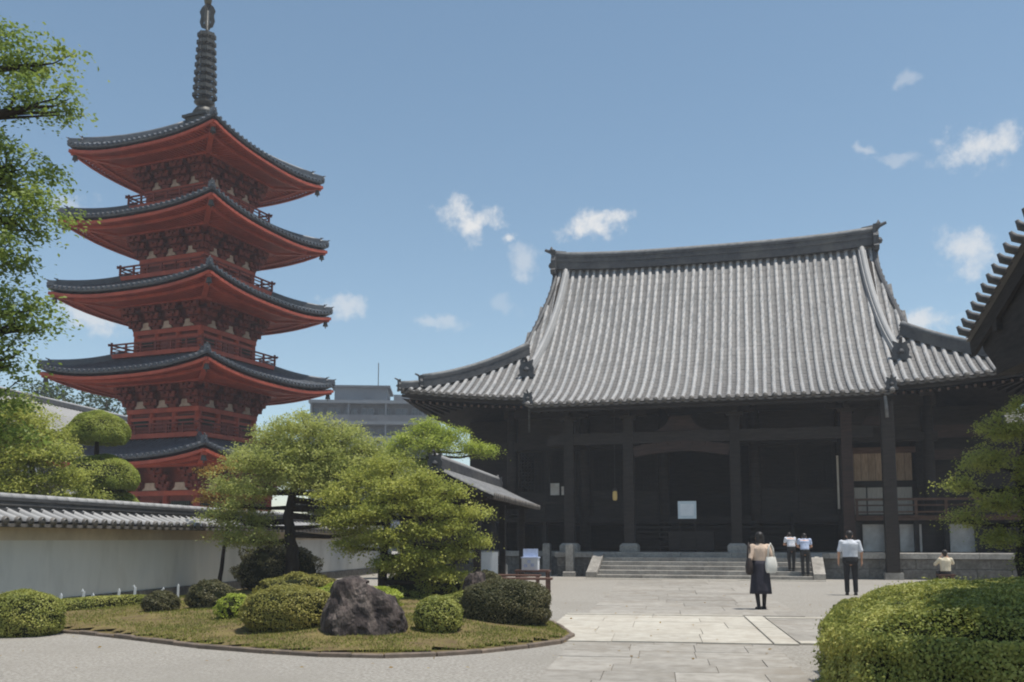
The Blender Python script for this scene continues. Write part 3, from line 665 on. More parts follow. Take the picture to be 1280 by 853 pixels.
for i in range(5):
    h, zt = PH[i], PZ[i]; nb_ = PB[i + 1] + .35 if i < 4 else .55; ze = zt - UPT
    root = MB()
    for s in range(4):
        rows = []
        for j in range(7):
            d = j / 6; hw = lerp(h, nb_, d); rows.append([tuple(side_rot((u * hw, -hw, pz(i, u, d)), s)) for u in np.linspace(-1, 1, 17)])
        root.grid(rows)
        rows = [[tuple(side_rot((u * (h + e), -(h + e), pz(i, u, 0) + dz), s)) for u in np.linspace(-1, 1, 17)] for e, dz in ((0, 0), (.03, -.02), (.0, -.10), (-.12, -.12))]
        root.grid(rows)
    ro = root.build('roof', 'tile_blue', pag, fix=False)
    ribs = MB(); ends = MB()
    nr = int(2 * h / .30)
    for s in range(4):
        for k in range(nr + 1):
            x = lerp(-h + .08, h - .08, k / nr); d1 = min(1, (h - abs(x)) / (h - nb_)); m = max(2, int(d1 * 6))
            pts = []
            for q in range(m + 1):
                d = d1 * q / m; hw = lerp(h, nb_, d); pts.append(side_rot((x, -hw - (.05 if q == 0 else 0), pz(i, x / hw, d) + .02), s))
            ribs.tube(pts, .07, 5, False)
            p = pts[0]; nv = side_rot((0, -1, 0), s); ends.tube([p + nv * .0, p + nv * .03], .085, 8)
    ribs.build('tile_rolls', 'tile_blue_rib', ro, smooth=True, kind='stuff', fix=False); ends.build('eave_tile_ends', 'tile_blue', ro, kind='stuff', fix=False)
    for s in range(4):                                  # hip ridges with end tiles, bells at the corners
        pts = [side_rot((lerp(nb_, h, q / 9), -lerp(nb_, h, q / 9), pz(i, 1, 1 - q / 9) + .02), s) for q in range(10)]
        ridge_wall('hip_ridge', pts[:9], .2, .24, ro, 3, cap='tile_blue_rib', body='tile_blue')
        ridge_wall('hip_ridge_tip', pts[7:], .16, .22, ro, 2, cap='tile_blue_rib', body='tile_blue')
        dz = s * math.pi / 2 + R(45)
        oni(ro, pts[8], dz, .38, 'ridge_end_tile', 'tile_blue'); oni(ro, pts[9], dz, .30, 'ridge_end_tile', 'tile_blue')
        c = side_rot((h - .22, -(h - .22), zt - .42), s)
        b = MB(); b.tube([c + Vector((0, 0, .2)), c], .012, 5); b.lathe([(.02, -.02), (.09, -.07), (.105, -.2), (.135, -.34)], 10, tuple(c)); b.lathe([(.01, -.46), (.04, -.42), (.01, -.34)], 6, tuple(c))
        b.build('wind_bell', 'bronze', pag)
    # underside: soffit, two rows of rafters, hip rafter
    b_ = PB[i]; br_out = b_ + 1.05; zs = ze + .42       # soffit meets the bracket purlin
    def und(x, y):
        m = max(abs(x), abs(y)); d = (m - b_) / (h - b_); u = min(abs(x), abs(y)) / max(m, .01)
        return lerp(ze - .12, ze - .22, max(0, d)) + UPT * u ** 2.6 * max(0, d) ** 1.5
    so = MB()
    for s in range(4):
        rows = []
        for j in range(6):
            m = lerp(b_, h - .08, j / 5); rows.append([tuple(side_rot((u * m, -m, und(u * m, m)), s)) for u in np.linspace(-1, 1, 15)])
        so.grid(rows)
    so.build('soffit', 'vermilion', pag, fix=False)
    ra = MB(); rt = MB()
    for s in range(4):
        for k in range(int(2 * h / .19)):
            x = -h + .12 + k * .19; m0 = max(abs(x) + .02, b_)
            if m0 < h - .35:
                e1 = lerp(b_, h, .72)
                if m0 < e1: ra.bar(side_rot((x, -m0, und(x, m0) - .11), s), side_rot((x, -e1, und(x, e1) - .11), s), .085, .10)
                m1 = max(m0, e1 - .35); ra.bar(side_rot((x, -m1, und(x, m1) - .04), s), side_rot((x, -(h - .12), und(x, h - .12) - .05), s), .075, .08)
                rt.box(tuple(side_rot((x, -(h - .11), und(x, h - .11) - .05), s)), (.07, .07, .07), s * math.pi / 2)
        for f, dz in ((.72, -.16), (.985, -.1)):
            m = lerp(b_, h, f); pts = [side_rot((u * m, -m, und(u * m, m) + dz), s) for u in np.linspace(-1, 1, 13)]
            for q in range(12): ra.bar(pts[q], pts[q + 1], .11, .13)
    ra.build('rafters', 'vermilion', pag, kind='stuff', fix=False); rt.build('rafter_tips', 'vermilion_pale', pag, kind='stuff', fix=False)
    for s in range(4):
        pts = [side_rot((lerp(b_, h - .1, q / 6), -lerp(b_, h - .1, q / 6), und(lerp(b_, h - .1, q / 6), lerp(b_, h - .1, q / 6)) - .14), s) for q in range(7)]
        hr = MB()
        for q in range(6): hr.bar(pts[q], pts[q + 1], .22, .26)
        hr.build('hip_rafter', 'vermilion_pale' if False else 'vermilion', pag)
    # body: floor level of this storey
    fl = .95 if i == 0 else PZ[i - 1] - UPT + 1.17
    top = ze - .1
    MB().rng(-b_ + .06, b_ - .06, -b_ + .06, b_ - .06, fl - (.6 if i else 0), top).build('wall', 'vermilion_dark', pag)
    wall_top = max(ze - 1.38, fl + .62)
    for s in range(4):
        for k in range(4):
            if k == 3: continue
            x = lerp(-b_, b_, k / 3); p = side_rot((x, -b_, 0), s)
            MB().lathe([(.15, fl), (.145, wall_top)], 10, (p.x, p.y, 0)).build('column', 'vermilion', pag, smooth=True)
        for z0, z1, ex in ((wall_top - .22, wall_top, .12), (fl + .02, fl + .2, .1), ((fl + wall_top) / 2 + (.5 if i == 0 else .12), (fl + wall_top) / 2 + (.66 if i == 0 else .26), .09)):
            a, c = side_rot((-b_ - ex, -b_ - ex + .06, 0), s), side_rot((b_ + ex, -b_ - ex - .02, 0), s)
            MB().rng(min(a.x, c.x), max(a.x, c.x), min(a.y, c.y), max(a.y, c.y), z0, z1).build('tie_beam', 'vermilion', pag)
        # plastered frog-leg panels between the brackets, and windows or doors below
        for k in range(3):
            xm = lerp(-b_, b_, (k + .5) / 3); w = b_ / 3
            tr = MB().prism([(-w * .52, 0), (w * .52, 0), (w * .34, .12), (w * .30, .34), (-w * .30, .34), (-w * .34, .12)], 'y', -.03, .03)
            tr.build('plaster_strut', 'strut_white', pag, tuple(side_rot((xm, -b_ - .10, wall_top + .03), s)), (0, 0, s * math.pi / 2))
            zc0, zc1 = fl + .25, wall_top - .3
            if zc1 - zc0 > .5:
                hgt = zc1 - zc0; ww = w * .62; d = MB()
                if k == 1:
                    d.rng(-ww, -.01, -.03, .03, 0, hgt * .95); d.rng(.01, ww, -.03, .03, 0, hgt * .95)
                    o = d.build('door', 'vermilion_dark', pag, tuple(side_rot((xm, -b_ - .04, zc0), s)), (0, 0, s * math.pi / 2))
                else:
                    z0 = hgt * .35
                    for q in range(9): d.rng(lerp(-ww, ww, q / 9) + .02, lerp(-ww, ww, (q + .6) / 9), -.03, .03, z0, hgt * .92)
                    d.rng(-ww, ww, .0, .02, z0, hgt * .92, 1)
                    o = d.build('lattice_window', ['green_paint', 'wood_dark'], pag, tuple(side_rot((xm, -b_ - .05, zc0), s)), (0, 0, s * math.pi / 2))
    # bracket clusters, three steps, on every column and between
    bc = MB(); z = wall_top
    bc.box((0, 0, z + .07), (.34, .34, .14), 0, 0, 1.2)
    for k in range(3):
        zz = z + .22 + k * .29; yo = -.18 - .25 * k
        bc.rng(-.08, .08, yo - .16, .1, zz - .08, zz + .08); bc.rng(-.38, .38, yo - .075, yo + .075, zz - .07, zz + .09)
        for q in (-.32, 0, .32): bc.box((q, yo, zz + .14), (.16, .16, .10), 0, 0, 1.25)
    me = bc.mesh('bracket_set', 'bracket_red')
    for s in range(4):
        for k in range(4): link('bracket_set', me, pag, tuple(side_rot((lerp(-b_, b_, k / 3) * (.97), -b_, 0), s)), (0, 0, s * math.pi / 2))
        me2 = MB().rng(-b_ - .8, b_ + .8, -b_ - .84, -b_ - .70, ze - .36, ze - .2).mesh('purlin', 'vermilion'); link('purlin', me2, pag, (0, 0, 0), (0, 0, s * math.pi / 2))
    # balcony and railing
    if i > 0:
        bh = PH[i] * (.55 + .012 * (4 - i)) + .05; zb = fl + .06; pale = 'vermilion'
        MB().rng(-bh, bh, -bh, bh, zb - .2, zb).build('balcony_floor', 'vermilion', pag)
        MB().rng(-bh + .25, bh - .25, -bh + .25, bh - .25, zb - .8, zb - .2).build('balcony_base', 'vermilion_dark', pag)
        for s in range(4):
            for z0, t, ext in ((.46, .07, .14), (.30, .045, .0), (.12, .045, .0)):
                a, c = side_rot((-bh - ext, -bh + .06, 0), s), side_rot((bh + ext, -bh + .06, 0), s)
                MB().bar((a.x, a.y, zb + z0), (c.x, c.y, zb + z0), t, t).build('handrail', 'vermilion_dark', pag)
            for k in range(7):
                p = side_rot((lerp(-bh + .06, bh - .06, k / 6), -bh + .06, 0), s)
                if k < 6: MB().rng(p.x - .04, p.x + .04, p.y - .04, p.y + .04, zb, zb + (.48 if k else .58)).build('baluster', 'vermilion_dark', pag)
MB().cbox((0, 0, .475), (9.0, 9.0, .95), .05).build('stone_base', 'granite', pag)
for k in range(4): MB().rng(-.9, .9, -4.5 - .3 * (k + 1), -4.5 - .3 * k, 0, .95 - .19 * (k + 1)).build('step', 'granite', pag)
# spire
zb = 21.95
sp = MB().box((0, 0, zb + .2), (1.25, 1.25, .5)); sp.box((0, 0, zb + .5), (1.5, 1.5, .12)); sp.box((0, 0, zb + .62), (1.15, 1.15, .12))
spo = sp.build('spire_base', 'bronze', pag)
TL = math.tan(R(1.6)); 
lean = Matrix.Identity(4)
MB().lathe([(.55, 0), (.56, .15), (.42, .38), (.2, .5)], 18, (0, 0, zb + .68)).build('spire_bowl', 'bronze', pag, smooth=True)
MB().lathe([(.2, 0), (.42, .12), (.52, .22), (.3, .26), (.12, .28)], 16, (0, 0, zb + 1.16)).build('spire_lotus', 'bronze', pag, smooth=True)
MB().tube([(0, 0, zb + 1.2), (0, 0, zb + 7.2)], [.10, .06], 10).build('spire_shaft', 'bronze', pag, smooth=True)
for k in range(9):
    r = lerp(.54, .40, k / 8); z = zb + 1.72 + k * .40; mb = MB(); n = 20
    ring = []
    for q in range(n):
        a = 2 * math.pi * q / n; ring.append((r * math.cos(a), r * math.sin(a)))
    for q in range(n):
        (x0, y0), (x1, y1) = ring[q], ring[(q + 1) % n]; mb.bar((x0, y0, z), (x1, y1, z), .06, .17)
    for q in range(4):
        a = math.pi * q / 4; mb.bar((-r * math.cos(a), -r * math.sin(a), z), (r * math.cos(a), r * math.sin(a), z), .06, .09)
    for q in range(8):
        a = 2 * math.pi * q / 8; mb.lathe([(.01, -.12), (.05, -.1), (.05, .1), (.01, .12)], 6, ((r + .02) * math.cos(a), (r + .02) * math.sin(a), z))
    mb.lathe([(.12, -.1), (.16, 0), (.12, .1)], 10, (0, 0, z))
    mb.build('spire_ring', 'bronze', pag)
for q in range(4):
    a = q * math.pi / 2 + .3; f = MB(); pl = [(.06, 0), (.30, .1), (.40, .4), (.34, .7), (.42, .95), (.30, 1.2), (.12, 1.35), (.05, 1.2), (.16, .9), (.10, .55), (.2, .35), (.05, .2)]
    f.prism(pl, 'y', -.012, .012); f.build('spire_flame', 'bronze', pag, (0, 0, zb + 5.3), (0, 0, a))
MB().lathe([(.03, -.26), (.16, -.2), (.2, 0), (.14, .17), (.03, .26)], 12, (0, 0, zb + 6.85)).build('spire_ball', 'gilt', pag, smooth=True)
MB().lathe([(.03, -.2), (.19, -.1), (.2, .05), (.1, .22), (.01, .38)], 12, (0, 0, zb + 7.35)).build('spire_jewel', 'gilt', pag, smooth=True)

# ================================================================== plastered garden wall
W0 = Vector((-9.19, 18.69, 0)) - N2 * 0
gw = thing('garden_wall', 'long pale plaster wall with a tiled coping behind the garden bed', 'wall', W0, YP)
S0, S1 = -9.5, 24.0
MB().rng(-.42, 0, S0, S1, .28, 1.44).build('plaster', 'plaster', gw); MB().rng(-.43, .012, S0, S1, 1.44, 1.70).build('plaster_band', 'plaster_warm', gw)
y = S0
while y < S1: MB().cbox((0, 0, 0), (.50, 1.28, .30), .02).build('footing_stone', 'stone_old', gw, (-.21, y + .65, .13)); y += 1.3
cp = MB()
for sx, x0 in ((1, -.21), (-1, -.21)):
    rows = []
    for k in range(7):
        f = k / 6; rows.append([(x0 + sx * lerp(.05, .66, f), yy, 2.03 - .30 * f + .06 * f * f) for yy in (S0, S1)])
    cp.grid(rows)
    cp.prism([(x0 + sx * .1, 1.92), (x0 + sx * .66, 1.745), (x0 + sx * .66, 1.68), (x0 + sx * .1, 1.70)], 'y', S0, S1)
cp.build('coping', 'tile_ridge', gw, fix=False)
rm = MB(); rows = []
for k in range(5):
    f = k / 4; c = Vector((-.21 + lerp(.08, .70, f), 0, 2.02 - .30 * f + .06 * f * f)); rows.append([tuple(c + Vector((.02 * math.sin(a), .058 * math.cos(a), .078 * math.sin(a)))) for a in (math.pi * q / 5 for q in range(6))])
rm.grid(rows); c = Vector((.495, 0, 1.80)); ring = [tuple(c + Vector((0, .08 * math.cos(2 * math.pi * q / 10), .08 * math.sin(2 * math.pi * q / 10)))) for q in range(10)]
rm.add(ring + [(x - .05, yy, zz) for x, yy, zz in ring], [tuple(range(10))] + [(q, (q + 1) % 10, 10 + (q + 1) % 10, 10 + q) for q in range(10)], 1)
rme = rm.mesh('coping_roll', ['tile_rib', 'tile_edge'], True)
n = int((S1 - S0) / .335)
for k in range(n):
    link('tile_roll', rme, gw, (0, S0 + .16 + k * .335, random.uniform(-.004, .004)))
    if k % 1 == 0: pass
eb2 = MB()
for k in range(n):
    y0 = S0 + .16 + k * .335; pts = [(.465, y0 + .335 * q / 4, 1.775 - .035 * math.sin(math.pi * q / 4)) for q in range(5)]; eb2.grid([pts, [(a + .005, b, c - .06) for a, b, c in pts]])
eb2.build('eave_tiles', 'tile_edge', gw, kind='stuff', fix=False)
for l, (w, z0, z1) in enumerate(((.46, 1.98, 2.035), (.34, 2.035, 2.09), (.40, 2.09, 2.12), (.32, 2.12, 2.18), (.37, 2.18, 2.21), (.30, 2.21, 2.245))):
    MB().rng(-.21 - w / 2, -.21 + w / 2, S0, S1, z0, z1).build('ridge_course', 'tile_ridge', gw)
y = S0
while y < S1 - .3:
    MB().tube([(-.21, y, 2.26), (-.21, y + .335, 2.262 + random.uniform(-.004, .004))], .075, 8).build('ridge_tile', 'tile_rib', gw, smooth=True); y += .34

# ================================================================== generic small gabled roof
def gabled_roof(root, L0, L1, half, ridge_z, drop, sp=.32, rolls=True, over_mat=('tile_pan', 'tile_rib'), soff_mat='wood_dark', one_by_one=True):
    """ridge along local y from L0 to L1, slopes to +-x"""
    f_ = lambda t: ridge_z - drop * (1.12 * t - .12 * t * t)
    rm_ = MB()
    for sx in (-1, 1):
        rows = []
        n = 14
        for k in range(n):
            ta, tb = k / n, (k + 1) / n
            rows += [[(sx * half * ta, yy, f_(ta) - .01) for yy in (L0, L1)], [(sx * half * tb, yy, f_(tb) + .012) for yy in (L0, L1)]]
        rm_.grid(rows)
        rm_.prism([(0, ridge_z - .06), (sx * half, f_(1) - .02), (sx * half, f_(1) - .11), (0, ridge_z - .18)], 'y', L0 + .03, L1 - .03, 1)
    r = rm_.build('roof', [over_mat[0], soff_mat], root, fix=False)
    n = int((L1 - L0) / sp); joined = MB()
    for sx in (-1, 1):
        mb = MB() if one_by_one else joined; 
        for k in range(n + 1 if not one_by_one else 1):
            y0 = L0 + .1 + k * (L1 - L0 - .2) / n if not one_by_one else 0
            rows = []
            for q in range(6):
                t = lerp(.04, 1.03, q / 5); rows.append([(sx * half * t, y0 + .075 * math.cos(a), f_(t) + .08 * math.sin(a)) for a in (math.pi * w / 4 for w in range(5))])
            mb.grid(rows); mb.tube([(sx * half * 1.03, y0, f_(1.03)), (sx * (half * 1.03 + .03), y0, f_(1.03))], .085, 8, True, 1)
        if one_by_one:
            me = mb.mesh('tile_roll', [over_mat[1], 'tile_edge'], True, fix=False)
            for k in range(n + 1): link('tile_roll', me, r, (0, L0 + .1 + k * (L1 - L0 - .2) / n, 0))
    if not one_by_one: joined.build('tile_rolls', [over_mat[1], 'tile_edge'], r, kind='stuff', smooth=True, fix=False)
    ridge_wall('ridge', [(0, yy, ridge_z + .0) for yy in np.linspace(L0 - .02, L1 + .02, 6)], .26, .28, root, 3, cap='tile_rib')
    oni(root, (0, L0 - .05, ridge_z - .05), 0, .5); oni(root, (0, L1 + .05, ridge_z - .05), math.pi, .5)
    return r
# water pavilion in front of the hall's left end
pv = thing('water_pavilion', 'open timber pavilion with low grey tiled roof left of the hall', 'pavilion', (-2.0, 24.3, 0), YP)
gabled_roof(pv, 0, 9.3, 1.5, 3.32, .72, over_mat=('tile_ridge', 'tile_cap'))
for yy in (.6, 4.6, 8.7):
    for x in (-1.0, 1.0):
        MB().rng(x - .09, x + .09, yy - .09, yy + .09, .2, 2.62).build('post', 'wood_dark', pv); MB().cbox((x, yy, .12), (.4, .4, .24), .04).build('post_base', 'granite', pv)
    MB().rng(-1.25, 1.25, yy - .07, yy + .07, 2.5, 2.7).build('tie_beam', 'wood_dark', pv)
for x in (-1.0, 1.0): MB().rng(x - .08, x + .08, .1, 9.2, 2.62, 2.78).build('plate_beam', 'wood_dark', pv)
k = 0
yy = .7
while yy < 8.6: MB().rng(-1.06, -1.02, yy, yy + .235, .25, 2.6).build('wall_board', 'wood_dark', pv); yy += .245
for yy in (.1, 9.2): MB().prism([(-1.2, 2.7), (1.2, 2.7), (0, 3.2)], 'y', yy - .03, yy + .03).build('gable_panel', 'wood_dark', pv)
# store house behind the wall
sh = thing('store_house', 'low grey tiled building behind the garden wall beside the pagoda', 'building', (-29.7, 49.5, 0), YP)
gabled_roof(sh, 0, 16.0, 2.9, 9.75, 2.1, one_by_one=False)
MB().rng(-2.2, 2.2, .8, 15.2, 0, 7.7).build('wall', 'wood_dark', sh)
for x in (-2.23, 2.23): MB().rng(x - .05, x + .05, .6, 15.4, 6.9, 7.6).build('eave_beam', 'wood_brown', sh)
for yy in (3, 7, 11): MB().rng(2.2, 2.26, yy - .7, yy + .7, 3.6, 5.6).build('window', 'plaster', sh)
for yy in (.8, 15.2): MB().prism([(-2.2, 7.7), (2.2, 7.7), (0, 9.4)], 'y', yy - .06, yy + .06).build('gable_panel', 'plaster', sh)

# ================================================================== apartment block far behind
ab = thing('apartment_block', 'grey blue concrete apartment block far behind the trees', 'building', (-18.2, 116, 0), R(4))
MB().rng(-6.8, 8.2, 0, 12, 0, 18.3).build('wall', 'concrete', ab)
for k in range(7):
    z = 18.3 - k * 2.65
    MB().rng(-7.8 + (0 if k else .7), 9.2, -1.3, 12.5, z, z + .38).build('floor_slab', 'concrete_pale', ab)
    if k:
        MB().rng(-7.8, 9.2, -1.3, -1.15, z + .38, z + 1.2).build('balcony_front', 'concrete' if k % 2 else 'concrete_pale', ab)
        for q in range(7):
            x = -6.2 + q * 2.1; w = MB().rng(x - .8, x + .8, -.06, 0, z + .45, z + 2.2).build('window', 'concrete_pale', ab)
            for s in (-1, 1): MB().rng(x + s * .38 - .34, x + s * .38 + .34, -.09, -.065, z + .52, z + 2.12).build('pane', 'glass_dark', w)
        for q in range(4): MB().rng(-6.9 + q * 4.6, -6.7 + q * 4.6, -1.1, 0, z + .38, z + 2.65).build('partition', 'concrete_pale', ab)
MB().rng(-4.2, 2.4, 1, 8, 18.6, 20.6).build('roof_plant', 'concrete_pale', ab); MB().rng(-4.6, 2.8, .6, 8.4, 20.6, 20.85).build('roof_plant_slab', 'concrete', ab)
MB().rng(3.2, 5.4, 2, 5, 18.6, 19.9).build('roof_tank', 'concrete_pale', ab)
MB().tube([(1.2, 2, 20.6), (1.2, 2, 24)], .06, 6).build('antenna', 'bronze', ab)

# ================================================================== gate at the right edge
G0 = Vector((11.88, 24.0, 0)); gt_ = thing('temple_gate', 'dark timber gate whose tiled gable edge rises beside the hall roof', 'gate', G0, YP)
gz = lambda s: 6.70 + .305 * min(s, 14 - s) + .0025 * min(s, 14 - s) ** 2
rows = [[(x, -s, gz(s)) for x in np.linspace(0, 9, 8)] for s in np.linspace(0, 14, 29)]
ro = MB().grid(rows); ro.grid([[(x, y, z - .10) for x, y, z in r] for r in rows]); ro = ro.build('roof', 'tile_pan', gt_, fix=False)
for k in range(36):                                    # rolls laid across the gable edge
    s = .1 + k * .392; up = gz(s)
    m_ = MB().tube([(.62, -s, up + .05), (.1, -s + .0, up + .06), (-.14, -s, up + .13), (-.22, -s, up + .27)], [.10, .11, .105, .04], 8)
    m_.build('edge_tile', 'tile_ridge', ro, smooth=True)
jr = MB()
for k in range(26):
    x = .95 + k * .32
    jr.tube([(x, -s, gz(s) + .03) for s in np.linspace(0, 14, 15)], .08, 6)
jr.build('tile_rolls', 'tile_rib', ro, kind='stuff', smooth=True, fix=False)
for s0, s1 in ((.0, 7.0), (7.0, 14.0)):
    b = MB(); ps = [Vector((.16, -s, gz(s) - .30)) for s in np.linspace(s0, s1, 9)]
    for q in range(8): b.bar(ps[q], ps[q + 1], .10, .42)
    b.build('bargeboard', 'wood_dark', gt_)
dsr = [Vector((.78, -s, gz(s) + .06)) for s in np.linspace(.35, 6.6, 9)]
ridge_wall('descending_ridge', dsr, .26, .28, gt_, 3); oni(gt_, dsr[0] + Vector((0, .08, .0)), math.pi, .62)
MB().tube([(.78, -.6, gz(.6) + .34), (.7, -.25, gz(.3) + .46), (.62, .12, gz(.0) + .58), (.6, .22, gz(0) + .72)], [.10, .10, .08, .03], 8).build('ridge_tail', 'tile_ridge', gt_, smooth=True)
MB().rng(0, 9, -7.2, -6.8, 8.85, 9.35).build('main_ridge', 'tile_ridge', gt_)
sfm = MB(); sfm.grid([[(x, -s, gz(s) - .16) for x in (.2, 9)] for s in np.linspace(.1, 13.9, 21)])
sfm.build('soffit', 'wood_dark', gt_, fix=False)
MB().prism([(-1.45, 5.55), (-12.55, 5.55), (-12.25, gz(1.75) - .2), (-7, gz(7) - .3), (-.4, gz(.4) - .25), (-.5, gz(.4) - .55)], 'x', .26, .36).build('gable_panel', 'wood_dark', gt_)
for s in (1.75, 7, 12.25): MB().rng(.12, 9, -s - .15, -s + .15, gz(s) - .75, gz(s) - .42).build('purlin', 'wood_dark', gt_)
MB().rng(.2, .6, -12.4, -1.5, 5.45, 5.85).build('tie_beam', 'wood_dark', gt_)
for s in (6.6, 7.9, 11.6):
    for x in (1.6, 4.5, 7.4):
        MB().lathe([(.24, .2), (.23, 5.4)], 12, (x, -s, 0)).build('post', 'wood_dark', gt_, smooth=True); MB().cbox((x, -s, .11), (.7, .7, .22), .05).build('post_base', 'granite', gt_)
for s in (6.6, 7.9, 11.6): MB().rng(1.0, 8.0, -s - .12, -s + .12, 4.9, 5.28).build('cross_beam', 'wood_dark', gt_)

# ================================================================== garden bed
BED = [(-9.2, 15.4), (-8.2, 15.15), (-7.4, 15.0), (-6.68, 14.63), (-5.9, 14.1), (-5.13, 13.5), (-4.2, 12.75), (-3.19, 12.19), (-2.4, 11.85), (-1.58, 11.71), (-.95, 11.88), (-.41, 12.19), (.2, 12.75),
       (.67, 13.3), (.91, 14.16), (.82, 15.3), (.69, 16.41), (.44, 17.3), (.1, 18.4), (-.5, 20), (-1.5, 22.2), (-2.6, 23.6), (-3.4, 25.4), (-4.2, 27.5), (-5.8, 29.6), (-7.3, 29.9)]
def inside(P, poly):
    x, y = P[:, 0], P[:, 1]; c = np.zeros(len(P), bool); n = len(poly)
    for i in range(n):
        (x1, y1), (x2, y2) = poly[i], poly[(i + 1) % n]
        k = ((y1 > y) != (y2 > y)) & (x < (x2 - x1) * (y - y1) / (y2 - y1 + 1e-12) + x1); c ^= k
    return c
def edge_dist(P, poly):
    d = np.full(len(P), 1e9); n = len(poly)
    for i in range(n):
        a, b = np.array(poly[i]), np.array(poly[(i + 1) % n]); ab = b - a
        t = np.clip(((P[:, :2] - a) @ ab) / (ab @ ab), 0, 1); d = np.minimum(d, np.linalg.norm(P[:, :2] - (a + t[:, None] * ab), axis=1))
    return d
def bed_z(P):
    d = edge_dist(P, BED); x, y = P[:, 0], P[:, 1]
    return .05 + .16 * np.minimum(1, d / 1.6) ** .8 + .025 * np.sin(x * 2.3 + 1) * np.cos(y * 1.9) * np.minimum(1, d)
def bz(x, y): return float(bed_z(np.array([[x, y]]))[0])
cell = .22; gx, gy = np.arange(-9.6, 1.2, cell), np.arange(11.5, 30.2, cell)
G = np.array([[x, y] for y in gy for x in gx]); ins = inside(G, BED).reshape(len(gy), len(gx)); Z = bed_z(G).reshape(len(gy), len(gx))
bm_ = MB(); idx = {}
bmesh_poly = bmesh.new()
ring = [bmesh_poly.verts.new((x, y, .045)) for x, y in BED]; bmesh_poly.faces.new(ring)
for j in range(len(gy) - 1):
    for i in range(len(gx) - 1):
        if ins[j, i] and ins[j, i + 1] and ins[j + 1, i] and ins[j + 1, i + 1]:
            q = []
            for a, b in ((j, i), (j, i + 1), (j + 1, i + 1), (j + 1, i)):
                if (a, b) not in idx: idx[(a, b)] = len(bm_.v); bm_.v.append((gx[b], gy[a], Z[a, b]))
                q.append(idx[(a, b)])
            bm_.f.append(tuple(q)); bm_.mi.append(0)
bo = bm_.build('garden_bed', 'soil', smooth=True); bo['kind'] = 'structure'; bo['label'] = 'raised mossy garden bed in front of the plaster wall'
me = bpy.data.meshes.new('bed_edge'); bmesh.ops.triangulate(bmesh_poly, faces=bmesh_poly.faces[:]); bmesh_poly.to_mesh(me); bmesh_poly.free(); me.materials.append(MATS['soil'])
eo = link('bed_edge_soil', me, bo)
# kerb of narrow stones round the bed
for i in range(len(BED) - 4):
    a, b = Vector((*BED[i], 0)), Vector((*BED[i + 1], 0)); l = (b - a).length; n = max(1, round(l / .55)); ang = math.atan2(b.y - a.y, b.x - a.x)
    for k in range(n):
        c = a.lerp(b, (k + .5) / n); MB().cbox((0, 0, 0), (l / n - .01, .065, .12), .015).build('kerb_stone', 'kerb', bo, (c.x, c.y, -.002 + random.uniform(-.01, .012)), (0, 0, ang + random.uniform(-.03, .03)))
# moss and short grass
n = 170000; P = np.column_stack([RNG.uniform(-9.4, 1.0, n), 11.6 + 12 * RNG.uniform(0, 1, n) ** 1.5]); P = P[inside(P, BED)]
dd = edge_dist(P, BED); P = P[dd > .06]
patch = np.sin(P[:, 0] * 3.1 + 2 * np.sin(P[:, 1] * 1.7)) * np.cos(P[:, 1] * 2.6 + P[:, 0]); P = P[patch + RNG.normal(0, .4, len(P)) > -.22]
P3 = np.column_stack([P, bed_z(P) - .003])
V, k = blade_arrays(P3, np.tile([0, 0, 1.], (len(P3), 1)), .032, .014, .5)
go = link('moss_grass', raw_mesh('moss_grass', V, k, 3, 'moss')); go['kind'] = 'stuff'; go['label'] = 'short yellow green moss and grass on the garden bed'; go['category'] = 'grass'

